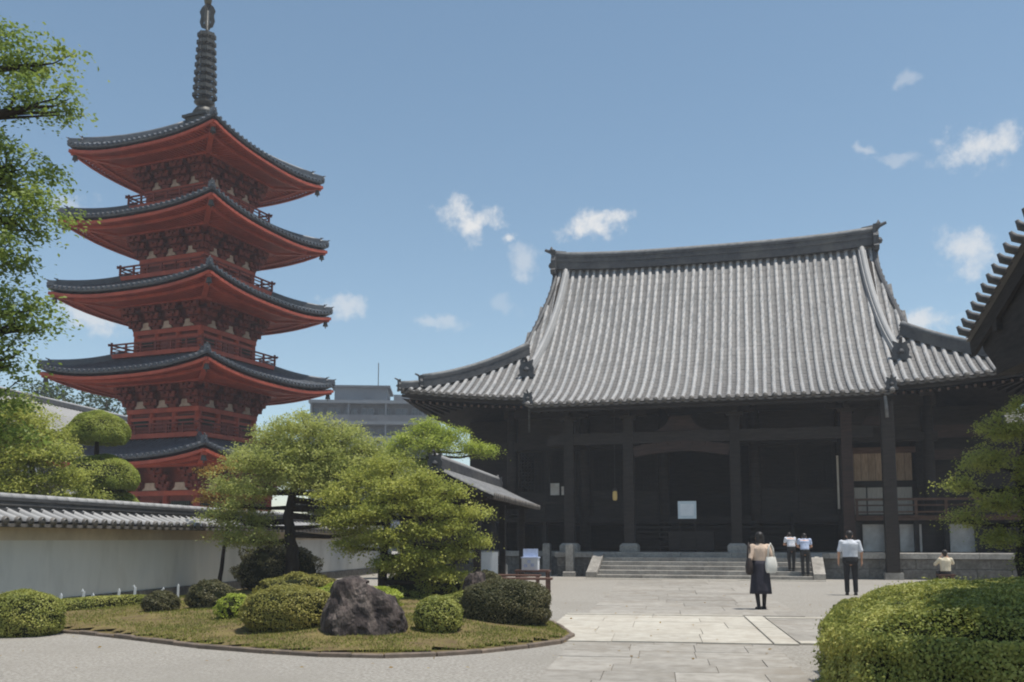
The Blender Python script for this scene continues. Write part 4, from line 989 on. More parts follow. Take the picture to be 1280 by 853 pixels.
# ================================================================== clipped shrubs and hedges
def shrub(label, x, y, w, d, h, leaf, material='leaf_clip', power=2.6, n=None, group=None, rz=0., z0=None, name='clipped_shrub', lumps=.05, cat='shrub', jit=.55):
    """superellipsoid mound of leaf faces over a dark core, base at z0"""
    rg = np.random.default_rng(int(abs(x * 131 + y * 977)) + 5)
    z0 = bz(x, y) - .03 - .06 * h if z0 is None else z0
    area = 2.2 * (w * h + d * h + w * d); n = n or int(area / (leaf * leaf) * 2.6)
    u = rg.normal(0, 1, (n, 3)); u /= np.linalg.norm(u, axis=1)[:, None]; u[:, 2] = np.where(u[:, 2] < -.7, -u[:, 2], u[:, 2])
    def sup(u):
        p = power; r = 1 / (np.abs(u[:, 0]) ** p + np.abs(u[:, 1]) ** p + np.abs(u[:, 2]) ** p) ** (1 / p)
        return u * r[:, None]
    q = sup(u); a = np.array([w / 2, d / 2, h * .56])
    bump = 1 + lumps * (np.sin(u[:, 0] * 7 + x) * np.cos(u[:, 1] * 6 + y) + .6 * np.sin(u[:, 2] * 9 + u[:, 0] * 5))
    dep = 1 - np.abs(rg.normal(0, .06, n)) + np.where(rg.random(n) < .05, .07 * rg.random(n), .015); dep -= .05 * np.clip(np.sin(u[:, 0] * 17 + x * 5) * np.sin(u[:, 1] * 15 + y) * np.sin(u[:, 2] * 16 + 1), 0, 1)
    P = q * a * (bump * dep)[:, None]; P[:, 2] += h * .44
    nn = q ** 1 * np.abs(q) ** (power - 2) / a; nn /= np.linalg.norm(nn, axis=1)[:, None] + 1e-9
    keep = P[:, 2] > -.02; P, nn = P[keep], nn[keep]
    V, k = leaf_arrays(P, nn * .9 + np.array([0, 0, .35]), leaf, 1.7, jit, .4, rg)
    root = tag(link(name, raw_mesh(name, V, k, 4, material), None, (x, y, z0), (0, 0, rz)), label, cat, group)
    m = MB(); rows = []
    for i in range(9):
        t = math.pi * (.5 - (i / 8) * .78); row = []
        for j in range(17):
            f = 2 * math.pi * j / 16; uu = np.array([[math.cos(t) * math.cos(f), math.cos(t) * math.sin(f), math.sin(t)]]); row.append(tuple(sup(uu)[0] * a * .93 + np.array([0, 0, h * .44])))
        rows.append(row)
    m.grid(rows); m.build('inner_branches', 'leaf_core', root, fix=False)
    return root
shrub('round green shrub at the wall end beside the gravel', -7.5, 14.5, 1.15, 1.0, .72, .032, 'leaf_hedge', 2.3, z0=-.05)
shrub('broad clipped shrub left of the large rock', -3.25, 13.85, 1.38, 1.1, .64, .03, 'leaf_clip', 2.6)
shrub('small ball shrub right of the large rock', -1.06, 13.5, .70, .66, .54, .03, 'leaf_hedge', 2.2)
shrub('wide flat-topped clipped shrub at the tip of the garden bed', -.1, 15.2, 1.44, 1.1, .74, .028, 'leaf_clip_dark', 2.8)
shrub('small loose yellow green shrub beside the broad clipped shrub', -4.45, 15.2, .62, .6, .42, .036, 'leaf_bright', 2.0, lumps=.12)
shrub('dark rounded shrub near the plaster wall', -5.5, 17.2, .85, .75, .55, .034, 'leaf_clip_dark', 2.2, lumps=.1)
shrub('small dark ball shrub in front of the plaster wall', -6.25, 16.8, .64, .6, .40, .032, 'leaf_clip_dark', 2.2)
shrub('low pale shrub between the rock and the wide clipped shrub', -.75, 16.2, 1.2, .8, .42, .036, 'leaf_hedge', 2.2, lumps=.1)
shrub('spreading yellow green shrub behind the large rock', -3.0, 17.2, 1.9, 1.1, .48, .04, 'leaf_bright', 2.1, lumps=.14)
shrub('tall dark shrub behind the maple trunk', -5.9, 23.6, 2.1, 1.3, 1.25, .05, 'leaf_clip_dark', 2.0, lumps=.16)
shrub('low dark shrub under the maple tree', -4.4, 19.6, 1.7, 1.0, .6, .04, 'leaf_clip', 2.1, lumps=.12)
shrub('shaded shrub under the leaning garden tree', -1.9, 20.6, 1.7, 1.0, .85, .042, 'leaf_pine', 2.0, lumps=.14)
shrub('dark shrub beside the bench at the end of the bed', -.55, 20.8, .8, .7, .75, .04, 'leaf_clip_dark', 2.1)
shrub('long low clipped hedge along the foot of the plaster wall', -7.95, 16.9, .5, 3.9, .26, .03, 'leaf_hedge', 4.0, rz=YP + R(-14), name='low_hedge', cat='hedge')
# white marker stakes by the wall
for i, (x, y) in enumerate(((-8.55, 17.1), (-8.42, 17.6), (-8.3, 18.2), (-8.22, 18.5), (-8.05, 19.3), (-7.95, 19.8), (-7.7, 20.8), (-7.55, 21.3))):
    mk = thing('marker_stake', 'small white marker stake in the low hedge by the wall', 'stake', (x, y, 0), 0, 'white marker stakes along the wall')
    MB().rng(-.022, .022, -.012, .012, 0, .36 + .05 * (i % 3)).build('post', 'paper_white', mk, (0, 0, 0), (0, R(4 * (i % 3 - 1)), 0)); MB().prism([(-.022, 0), (.022, 0), (0, .05)], 'y', -.012, .012).build('tip', 'paper_white', mk, (0, 0, .36 + .05 * (i % 3)), (0, R(4 * (i % 3 - 1)), 0))
# big hedge on the right
def big_hedge():
    rg = np.random.default_rng(3); x0, x1, y0, y1 = 0., 6.6, 0., 6.0; n = 230000
    def top(x, y):
        dx, dy = np.minimum(x - x0, x1 - x), np.minimum(y - y0, y1 - y)
        d = np.minimum(dx * .9, dy); ext = 1 - np.exp(-np.clip(d, 0, None) / .5)
        return .64 + .36 * ext + .05 * np.sin(x * 1.9 + .5) * np.cos(y * 1.7) + .025 * np.sin(x * 5.1 + y * 3.3)
    # rounded plan: distance to a rounded rectangle
    def rr(P, r=1.5):
        cx, cy = (x0 + x1) / 2, (y0 + y1) / 2; q = np.abs(P - [cx, cy]) - np.array([(x1 - x0) / 2 - r, (y1 - y0) / 2 - r])
        return np.linalg.norm(np.maximum(q, 0), axis=1) + np.minimum(q.max(1), 0) - r
    Pt = np.column_stack([rg.uniform(x0, x1, n), rg.uniform(y0, y1, n)]); sd_ = rr(Pt); Pt, sd_ = Pt[sd_ < -.02], sd_[sd_ < -.02]
    zt = top(Pt[:, 0], Pt[:, 1]) - .30 * np.exp(sd_ / .16)
    pock = np.clip(np.sin(Pt[:, 0] * 9 + 2 * np.sin(Pt[:, 1] * 4)) * np.sin(Pt[:, 1] * 8 + Pt[:, 0] * 2), 0, 1)
    T = np.column_stack([Pt, zt - np.abs(rg.normal(0, .04, len(Pt))) - .045 * pock + np.where(rg.random(len(Pt)) < .04, .07 * rg.random(len(Pt)), .01)]); Tn = np.tile([0, 0, 1.], (len(T), 1))
    m = 150000; th = rg.uniform(0, 2 * math.pi, m); D = np.column_stack([np.cos(th), np.sin(th)]); C = np.array([(x0 + x1) / 2, (y0 + y1) / 2])
    lo, hi = np.zeros(m), np.full(m, 8.)
    for _ in range(26):
        mid = (lo + hi) / 2; s_ = rr(C + D * mid[:, None]); lo = np.where(s_ < 0, mid, lo); hi = np.where(s_ < 0, hi, mid)
    B = C + D * lo[:, None]; zz = rg.uniform(.0, .72, m); e = rr(B + [1e-3, 0]) - rr(B - [1e-3, 0]), rr(B + [0, 1e-3]) - rr(B - [0, 1e-3])
    Nn = np.column_stack([e[0], e[1], np.zeros(m)]); Nn /= np.linalg.norm(Nn, axis=1)[:, None] + 1e-9
    lump = .075 * np.sin(B[:, 0] * 8 + zz * 13) * np.cos(B[:, 1] * 8 + zz * 7) - np.abs(rg.normal(0, .065, m)) + np.where(rg.random(m) < .05, .08 * rg.random(m), 0) - .10 * np.clip(zz - .5, 0, 1) ** 1
    Sd = np.column_stack([B + Nn[:, :2] * lump[:, None], zz])
    P = np.vstack([T, Sd]); NN = np.vstack([Tn, Nn + [0, 0, .45]])
    V, k = leaf_arrays(P, NN, .030, 1.6, .65, .5, rg)
    root = tag(link('box_hedge', raw_mesh('box_hedge', V, k, 4, 'leaf_hedge'), None, (2.3, 7.35, 0), (0, 0, R(-22))), 'large rounded clipped hedge bordering the stone paving', 'hedge')
    cm = MB(); rows = []
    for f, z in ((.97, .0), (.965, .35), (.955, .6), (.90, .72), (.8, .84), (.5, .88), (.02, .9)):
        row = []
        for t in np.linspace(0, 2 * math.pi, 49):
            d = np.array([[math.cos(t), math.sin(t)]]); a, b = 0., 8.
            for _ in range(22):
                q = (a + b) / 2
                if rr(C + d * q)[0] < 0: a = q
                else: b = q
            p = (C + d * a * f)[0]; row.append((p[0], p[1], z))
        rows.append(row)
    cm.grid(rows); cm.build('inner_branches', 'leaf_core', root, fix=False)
big_hedge()
# the large rock
def rock(label, loc, size, seed, rz=0., name='garden_rock'):
    bm = bmesh.new(); bmesh.ops.create_icosphere(bm, subdivisions=4, radius=.5); rg = random.Random(seed)
    planes = [(Vector((rg.gauss(0, 1), rg.gauss(0, 1), rg.gauss(.25, .8))).normalized(), rg.uniform(.30, .44)) for _ in range(16)]
    from mathutils import noise
    for v in bm.verts:
        p = v.co
        for nrm_, d in planes:
            e = p.dot(nrm_) - d
            if e > 0: p -= nrm_ * e * .85
        p += p.normalized() * (.07 * noise.noise(p * 3.2 + Vector((seed, 0, 0))) + .035 * noise.noise(p * 8 + Vector((0, seed, 0))) + .02 * noise.noise(p * 19) + .06 * abs(noise.noise(Vector((p.x * 9, p.y * 9, p.z * 1.5)))) - .03 * abs(noise.noise(Vector((p.x * 21, p.y * 21, p.z * 4)))))
        v.co = Vector((p.x * size[0] * 1.18, p.y * size[1] * 1.18, (p.z + .34) * size[2] * 1.22))
    me = bpy.data.meshes.new(name); bm.to_mesh(me); bm.free(); me.materials.append(MATS['rock'])
    return tag(link(name, me, None, loc, (0, 0, rz)), label, 'rock')
def boulder():
    from mathutils import noise
    bm = bmesh.new(); bmesh.ops.create_icosphere(bm, subdivisions=5, radius=1.)
    for v in bm.verts:
        u = v.co.normalized(); p_ = 3.6; q = u / (abs(u.x) ** p_ + abs(u.y) ** p_ + abs(u.z) ** p_) ** (1 / p_)
        h = (q.z + 1) / 2; tp = 1 - .20 * h ** 1.6
        x = q.x * .63 * tp - .05 * h + (.10 * h if q.x < 0 else -.10 * h * h); y = q.y * .5 * (1 - .32 * h); z = h * .90 - .06 + .07 * (-q.x) * h * h - .09 * max(0, q.x) * h
        w = Vector((x, y, z)); nn_ = u
        d = .085 * noise.noise(w * 2.6 + Vector((3, 1, 0))) + .05 * noise.noise(w * 6.5) + .022 * noise.noise(w * 15)
        d -= .085 * max(0, .25 - abs(noise.noise(Vector((w.x * 4.5 + .6 * w.z, w.y * 4.5, w.z * 1.1 + 7))))) + .05 * max(0, .2 - abs(noise.noise(Vector((w.x * 11, w.y * 11, w.z * 2.2)))))
        v.co = w + nn_ * d
    me = bpy.data.meshes.new('garden_rock'); bm.to_mesh(me); bm.free(); me.materials.append(MATS['rock'])
    return tag(link('garden_rock', me, None, (-2.05, 13.25, .05), (0, 0, .12)), 'large rough brown grey rock standing among the clipped shrubs', 'rock')
boulder()
rock('small weathered rock beside the bench at the end of the bed', (-.75, 19.6, .1), (.55, .5, .8), 9, 1.)
rock('low grey rock between the small ball shrub and the wide clipped shrub', (-.75, 18.0, .1), (.6, .45, .38), 15, .2)

# ================================================================== trees
def tree(name, label, base, trunk, pads, leaf, material, per=None, clump=.22, flat=.45, density=1., seed=1, needle=False, bark_r=.16, cat='tree', group=None, jit=.55, extra=None, twigs=True, fill=.5):
    """trunk: list of points (relative to base); pads: list of (x, y, z, rx, ry, rz) relative to base; leaf clumps ride on twigs that run out from the limbs"""
    rg = np.random.default_rng(seed); rr_ = random.Random(seed)
    root = thing(name, label, cat, base, 0, group); tr = MB(); T = [Vector(p) for p in trunk]
    # smooth the trunk
    pts = []
    for i in range(len(T) - 1):
        for q in range(5): pts.append(T[i].lerp(T[i + 1], q / 5) + Vector((rr_.uniform(-.02, .02), rr_.uniform(-.02, .02), 0)))
    pts.append(T[-1]); m = len(pts)
    tr.tube(pts, [bark_r * (1.35 if i == 0 else 1.0) * (1 - .72 * i / (m - 1)) for i in range(m)], 9)
    LP, LN = [], []
    for (px, py, pz_, rx, ry, rz_) in pads:
        c = Vector((px, py, pz_)); best = min(pts[2:], key=lambda p: (p - c).length + max(0, p.z - c.z + .1) * 3 - p.z * .15)
        mid = best.lerp(c, .55) + Vector((0, 0, -.08 * (c - best).length)); limb = [best, best.lerp(mid, .5), mid, c + Vector((0, 0, -.35 * rz_))]
        L_ = (c - best).length; r0 = min(bark_r * .55, .02 + .04 * L_)
        tr.tube(limb, [r0, r0 * .8, r0 * .6, r0 * .3], 6)
        nc = max(6, int(density * (rx * ry * 4 + rx * rz_ * 3) / (clump * clump) * 1.5))
        u = rg.normal(0, 1, (nc, 3)); u /= np.linalg.norm(u, axis=1)[:, None]; rad = rg.random(nc) ** fill
        lump = 1 + .16 * np.sin(u[:, 0] * 5 + px * 3) * np.cos(u[:, 1] * 4 + pz_ * 2) + rg.normal(0, .07, nc)
        Q = u * (rad * lump)[:, None] * np.array([rx, ry, rz_]); Q[:, 2] = np.where(Q[:, 2] < 0, Q[:, 2] * .65, Q[:, 2]); Q = Q + np.array([px, py, pz_])
        cen = np.array(c)
        for q in Q:
            k = int((per or 26) * 1.5 * rg.uniform(.45, 1.4)); s = clump * rg.uniform(.6, 1.3)
            dv = q - cen; outv = dv / (np.linalg.norm(dv) + 1e-6); tilt = outv[:2] * .25
            off = rg.normal(0, 1, (k, 3)) * np.array([s * .5, s * .5, s * .5 * flat]); off[:, 2] -= .35 * np.hypot(off[:, 0], off[:, 1])
            LP.append(q + off); LN.append(np.tile(np.array([tilt[0], tilt[1], 1.]), (k, 1)))
        if twigs:
            for q in Q[::6]: tr.tube([tuple(limb[2].lerp(limb[3], rr_.random())), tuple(Vector(q) * .55 + limb[3] * .45 + Vector((0, 0, -.05))), tuple(q)], [r0 * .28 + .004, .009, .004], 4, False)
    tr.build('trunk', 'bark', root, smooth=True, fix=False)
    P, NN = np.vstack(LP), np.vstack(LN)
    if needle: V, k = blade_arrays(P, NN * .8, leaf, leaf * .16, .75, .35, rg); vv = 3
    else: V, k = leaf_arrays(P, NN, leaf, 1.55, jit, .4, rg); vv = 4
    o = link('crown', raw_mesh('crown', V, k, vv, material), root); o['kind'] = 'stuff' if False else ''
    del o['kind']
    return root
# maple in the garden bed
b0 = (-5.15, 22.0, .12)
tree('maple_tree', 'spreading yellow green maple tree in the garden bed before the pagoda', b0,
     [(0, 0, 0), (.02, 0, .6), (-.04, .05, 1.15), (-.12, 0, 1.9), (.05, .05, 2.8), (.3, .05, 3.7)],
     [(.3, 0, 4.05, .85, .8, .42), (1.05, .2, 3.75, .75, .7, .4), (-.5, .1, 3.75, .7, .7, .38), (-1.1, 0, 3.25, .65, .7, .36), (-.3, -.5, 3.25, .75, .6, .36), (.7, -.5, 3.35, .75, .6, .38), (1.6, 0, 3.2, .65, .7, .42),
      (-1.6, .2, 2.65, .6, .6, .32), (-.8, -.5, 2.55, .65, .5, .32), (1.5, -.3, 2.55, .65, .6, .38), (.55, -.6, 2.65, .65, .5, .34), (1.9, .1, 2.35, .45, .5, .3), (-1.75, .1, 1.95, .5, .5, .24), (-1.0, .1, 1.8, .7, .6, .3), (-.75, -.3, 1.4, .65, .5, .28), (-1.4, 0, 1.4, .55, .5, .24), (1.15, -.2, 1.85, .7, .5, .32), (1.6, .1, 1.6, .5, .5, .28), (.3, .9, 3.0, 1.2, .8, .55), (.9, .5, 2.0, .7, .6, .35), (.95, -.4, 2.95, .8, .6, .4), (.1, -.5, 2.9, .75, .6, .4), (-.65, 0, 3.0, .7, .6, .4), (1.3, -.2, 3.0, .7, .6, .4), (1.75, -.2, 2.0, .6, .5, .3), (.35, -.2, 3.65, .8, .7, .4), (2.15, 0, 2.85, .6, .6, .35), (2.3, 0, 2.3, .5, .5, .3), (1.75, 0, 3.55, .5, .5, .3), (-1.15, -.2, 2.2, .6, .5, .3)],
     .05, 'leaf_maple', per=32, clump=.23, flat=.5, density=.95, seed=21, bark_r=.2, jit=.75, fill=.4)
tree('maple_sapling', 'small maple with reddish leaf tips beside the pagoda corner', (-7.3, 23.5, .1), [(0, 0, 0), (.05, 0, 1.0), (.2, 0, 2.0), (.1, 0, 2.9)],
     [(-.2, 0, 3.1, .5, .5, .22), (.25, 0, 2.75, .55, .5, .22), (-.25, 0, 2.45, .5, .5, .2), (.3, 0, 2.2, .5, .5, .2)], .06, 'leaf_red', per=22, clump=.24, flat=.3, density=.6, seed=22, bark_r=.06)
# leaning, layered tree right of it
tree('garden_pine', 'layered yellow green garden tree behind the large rock', (-2.75, 20.2, .12),
     [(0, 0, 0), (-.03, 0, .7), (.03, .05, 1.4), (.1, 0, 2.1), (.15, 0, 2.8)],
     [(.1, 0, 2.98, .5, .5, .26), (-.5, .1, 2.72, .5, .5, .26), (.75, 0, 2.72, .5, .45, .22), (-1.0, 0, 2.3, .5, .5, .28), (.25, -.4, 2.42, .6, .5, .28), (1.35, -.1, 2.38, .5, .45, .18), (1.0, -.3, 2.05, .6, .5, .24), (1.85, 0, 1.95, .5, .4, .16),
      (-.2, -.45, 1.95, .6, .5, .28), (-.8, -.1, 1.8, .55, .5, .28), (1.5, -.1, 1.6, .55, .45, .2), (2.05, 0, 1.35, .45, .4, .16), (.75, -.4, 1.55, .6, .5, .26), (.1, -.4, 1.4, .6, .5, .26), (1.45, .1, 1.1, .55, .45, .22), (.8, -.35, 1.0, .6, .5, .26), (.4, .6, 2.2, .9, .6, .5), (.25, -.3, .85, .5, .45, .22), (1.35, -.1, .62, .55, .45, .22), (-.75, .2, 1.25, .5, .45, .25)],
     .052, 'leaf_pine', per=36, clump=.22, flat=.5, density=1.1, seed=31, bark_r=.12, jit=.75, fill=.42)
# pine behind the pavilion
tree('pine_tree', 'bright green pine rising behind the low pavilion roof', (-3.4, 34.8, 0), [(0, 0, 0), (.1, 0, 1.6), (-.1, 0, 3.0), (.2, 0, 4.4), (.5, 0, 5.3)],
     [(.3, 0, 5.65, .8, .7, .42), (1.1, 0, 5.35, .8, .7, .42), (-.5, 0, 5.25, .8, .7, .4), (.5, -.5, 5.0, .9, .7, .4), (1.9, 0, 4.85, .75, .6, .32), (-1.0, 0, 4.7, .8, .7, .4), (2.4, 0, 4.75, .45, .4, .2), (.2, 0, 4.3, 1.0, .8, .4)],
     .07, 'leaf_bright', per=40, clump=.32, flat=.55, density=1.3, seed=41, bark_r=.14)
# pine at the right edge behind the hedge
tree('pine_tree', 'dark trunked pine with layered pads behind the large clipped hedge', (11.8, 21.5, 0), [(0, 0, 0), (-.15, 0, 1.0), (.1, .1, 2.0), (-.1, 0, 3.0), (.3, 0, 4.2)],
     [(.6, 0, 4.5, 0.83, .8, 0.52), (-.3, 0, 4.05, 0.69, .7, 0.39), (.7, -.4, 3.7, 0.83, .7, 0.45), (-.8, 0, 3.3, 0.60, .6, 0.33), (.1, -.5, 3.0, 0.74, .6, 0.39), (-1.5, 0, 2.75, 0.41, .4, 0.22), (.95, -.3, 2.6, 0.74, .6, 0.39), (-.6, -.2, 2.35, 0.64, .6, 0.33), (-1.35, .1, 1.95, 0.46, .4, 0.22),
      (.3, -.4, 1.95, 0.74, .6, 0.39), (-.55, 0, 1.55, 0.55, .5, 0.27), (1.0, -.2, 1.5, 0.64, .6, 0.36), (.1, -.2, 1.05, 0.51, .5, 0.27)],
     .06, 'leaf_pine', per=38, clump=.25, flat=.6, density=1.1, seed=51, bark_r=.17)
# pine behind the wall on the left
tree('pine_tree', 'bushy yellow green pine looking over the plaster wall', (-11.35, 22.3, 0), [(0, 0, 0), (.1, 0, 1.2), (-.1, 0, 2.6), (-.3, 0, 4.2)],
     [(-.6, 0, 4.5, .8, .8, .45), (-.1, 0, 4.05, .8, .8, .42), (-1.1, 0, 3.85, .9, .8, .45), (.35, -.2, 3.5, .7, .7, .35), (-.5, -.4, 3.4, .9, .8, .42), (.75, 0, 3.0, .7, .6, .32), (-.2, -.3, 2.8, .9, .8, .4), (-1.2, 0, 2.9, .9, .8, .4), (1.0, -.1, 2.45, .65, .6, .28), (.2, -.3, 2.3, .9, .7, .34), (-.9, -.2, 2.2, .9, .7, .34)],
     .058, 'leaf_pine', per=38, clump=.27, flat=.5, density=1.2, seed=61, bark_r=.15)
# cloud-pruned tree behind the wall
def cloud_pruned():
    base = Vector((-11.2, 25.0, 0)); rg = np.random.default_rng(71)
    root = thing('cloud_pruned_pine', 'cloud-pruned pine with smooth domed pads above the wall', 'tree', base)
    tr = MB(); tk = [(-.1, .2, 0), (0, .1, 1.2), (-.12, 0, 2.4), (.02, 0, 3.4), (.0, 0, 4.3)]; tr.tube(tk, [.14, .12, .1, .08, .05], 8)
    pads = [(.02, 0, 4.28, .80, .75, .62), (.18, -.05, 3.05, .98, .85, .66), (.15, .25, 2.35, .95, .8, .5)]
    for q in pads[1:]: tr.tube([(0, 0, q[2] - .5), (q[0] * .6, q[1], q[2] - .15), (q[0], q[1], q[2])], [.06, .045, .03], 6)
    tr.build('trunk', 'bark', root, smooth=True, fix=False)
    for (x, y, z, rx, ry, rz_) in pads:
        n = 30000; u = rg.normal(0, 1, (n, 3)); u /= np.linalg.norm(u, axis=1)[:, None]; u[:, 2] = np.where(u[:, 2] < -.55, np.abs(u[:, 2]), u[:, 2])
        lump = 1 + .05 * np.sin(u[:, 0] * 7 + z) * np.cos(u[:, 1] * 6 + u[:, 2] * 4) - np.abs(rg.normal(0, .06, n)) + .03 * rg.random(n)
        P = u * lump[:, None] * [rx, ry, rz_]; P[:, 2] = np.where(P[:, 2] < 0, P[:, 2] * .75, P[:, 2])
        V, k = leaf_arrays(P, u * .8 + [0, 0, .6], .05, 2.6, .55, .4, rg)
        o = link('foliage_pad', raw_mesh('foliage_pad', V, k, 4, 'needle_pad'), root, (x, y, z))
        cm = MB(); cm.lathe([(.05, rz_ * .92), (rx * .5, rz_ * .8), (rx * .8, rz_ * .5), (rx * .9, .1 * rz_), (rx * .8, -.12), (.05, -.2)], 18); cm.build('inner_branches', 'leaf_core', o, fix=False)
cloud_pruned()
# leafy tree at the left edge, its trunk out of the picture
tree('leafy_tree', 'leafy green tree reaching in beside the pagoda, its branches over the gravel', (-6.9, 9.6, 0), [(0, 0, 0), (-.05, 0, 1.6), (.1, 0, 3.2), (0, .1, 4.8), (.1, 0, 6.2), (.3, 0, 7.0)],
     [(1.55, .2, 6.75, .5, .5, .3), (1.75, .1, 6.25, .5, .5, .3), (1.0, .2, 6.0, .55, .6, .3), (.8, .1, 7.0, .8, .7, .4), (1.45, .1, 5.45, .65, .7, .34), (1.6, 0, 4.95, .75, .7, .32), (1.35, 0, 4.5, .65, .7, .28), (1.5, .1, 3.95, .6, .6, .25), (1.75, 0, 3.72, .45, .4, .14), (1.45, 0, 3.4, .65, .6, .24), (1.3, 0, 2.95, .7, .6, .26), (1.5, 0, 2.6, .55, .5, .2), (.7, 0, 5.4, .8, .8, .4), (.6, 0, 4.4, .8, .8, .4), (.6, 0, 3.3, .7, .8, .4),
      (-.4, .3, 6.4, 1.2, 1.2, .7), (-1.0, 0, 5.2, 1.2, 1.2, .7)],
     .05, 'leaf_mid', per=34, clump=.22, flat=.45, density=.62, seed=81, bark_r=.2)
# tree out of the picture on the right that shades the hedge
tree('shade_tree', 'broad leafy tree standing in the hedge and shading it', (8.45, 9.6, 0), [(0, 0, 0), (.05, 0, 2.0), (-.05, 0, 4.0), (0, 0, 6.3)],
     [(-2.25, -2.2, 6.4, 1.2, 1.3, .55), (-.9, -.5, 6.5, 1.3, 1.3, .6), (.25, 1.2, 6.5, 1.3, 1.2, .6), (-3.2, -3.9, 6.4, 1.2, 1.2, .5), (-.6, -1.6, 6.8, 1.5, 1.5, .6), (.8, .6, 6.9, 1.6, 1.6, .7), (1.2, -1.6, 6.5, 1.5, 1.5, .6), (-1.6, -3.6, 6.6, 1.4, 1.3, .6), (1.5, 2.4, 6.4, 1.3, 1.2, .6)], .15, 'leaf_mid', per=26, clump=.34, flat=.7, density=3.0, seed=91, bark_r=.22, twigs=False)
# dark wood behind the pagoda
for i, (x, y, h_, w_) in enumerate(((-36.5, 73, 14.6, 4.2), (-31.6, 72, 13.6, 3.8), (-43, 70, 15.8, 4.5))):
    tree('background_tree', ['tall dark evergreen tree behind the left end of the low tiled building', 'dark evergreen tree between the low tiled building and the pagoda', 'dark evergreen tree at the far end of the low tiled building'][i], (x, y, 0), [(0, 0, 0), (0, 0, h_ * .5), (0, 0, h_ * .9)],
         [(0, 0, h_ * .86, w_ * .6, w_ * .6, h_ * .14), (-w_ * .5, 0, h_ * .7, w_ * .6, w_ * .6, h_ * .14), (w_ * .5, 0, h_ * .68, w_ * .6, w_ * .6, h_ * .14), (0, 0, h_ * .5, w_ * .9, w_ * .8, h_ * .16)], .28, 'leaf_far', per=16, clump=1.0, flat=.7, density=1.1, seed=100 + i, bark_r=.3, group='trees behind the pagoda', twigs=False)

# ================================================================== things by the pavilion
def bench(label, loc, rz, l, w, h, name='wooden_bench', shelf=False):
    t = thing(name, label, 'bench', loc, rz)
    n = 3
    for k in range(n): MB().rng(-l / 2, l / 2, -w / 2 + k * w / n + .006, -w / 2 + (k + 1) * w / n - .006, h - .05, h).build('seat_plank', 'wood_bench', t)
    for sx in (-1, 1):
        for sy in (-1, 1): MB().rng(sx * (l / 2 - .1) - .035, sx * (l / 2 - .1) + .035, sy * (w / 2 - .06) - .035, sy * (w / 2 - .06) + .035, 0, h - .05).build('leg', 'wood_bench', t)
        MB().rng(sx * (l / 2 - .1) - .02, sx * (l / 2 - .1) + .02, -w / 2 + .1, w / 2 - .1, h * .4, h * .4 + .06).build('stretcher', 'wood_bench', t)
    return t
bench('low brown wooden bench lying closest to the wide clipped shrub', (.15, 25.6, 0), R(-6), 1.9, .55, .42)
bench('low brown wooden bench behind the first bench under the pavilion eave', (-.25, 27.4, 0), R(-6), 2.2, .6, .44)
tb = thing('display_table', 'small wooden table carrying a white box beside the pavilion', 'table', (.62, 27.8, 0), R(-9))
MB().rng(-.5, .5, -.32, .32, .50, .56).build('top', 'wood_bench', tb)
for sx in (-1, 1):
    for sy in (-1, 1): MB().rng(sx * .44 - .03, sx * .44 + .03, sy * .27 - .03, sy * .27 + .03, 0, .5).build('leg', 'wood_bench', tb)
fb = thing('fortune_box', 'white box with blue papers standing on the small wooden table', 'box', (.55, 27.8, .56), R(-9))
MB().rng(-.24, .24, -.2, .2, 0, .34).build('body', 'paper_white', fb); MB().rng(-.26, .26, -.22, .22, .342, .38).build('lid', 'cloth_blue', fb)
MB().rng(-.22, .22, -.02, .02, .382, .62).build('back_board', 'cloth_blue', fb)
for k, (x, z) in enumerate(((-.12, .08), (.08, .1), (-.02, .2))): MB().rng(x - .05, x + .05, -.206, -.202, z, z + .09).build('paper', 'cloth_blue', fb)
bs = thing('water_basin', 'pale stone water basin under the pavilion roof', 'basin', (-.95, 29.6, 0), YP)
m_ = MB().cbox((0, 0, .35), (1.5, .9, .7), .05); m_.build('basin_block', 'granite', bs); MB().rng(-.6, .6, -.3, .3, .702, .712).build('water', 'glass_dark', bs)
for k, x in enumerate((.9, 1.5)):
    st = thing('stone_post', ['short squared stone post at the corner of the hall podium', 'pale squared stone post beside the hall podium'][k], 'post', hl(-5.2 - k * 1.3, 1.6 + k * 1.6), HY)
    MB().cbox((0, 0, .1), (.5, .5, .2), .03).build('base', 'granite', st); MB().cbox((0, 0, .75), (.3, .3, 1.1), .05).build('shaft', 'granite', st)
pb = thing('signboard', 'plain white notice panel standing under the pavilion eave', 'sign', (-.7, 26.3, 0), R(-6))
MB().rng(-.3, .3, -.02, .02, .45, 1.1).build('panel', 'paper_white', pb)
for sx in (-1, 1): MB().rng(sx * .26 - .025, sx * .26 + .025, .02, .06, 0, 1.1).build('leg', 'wood_dark', pb)

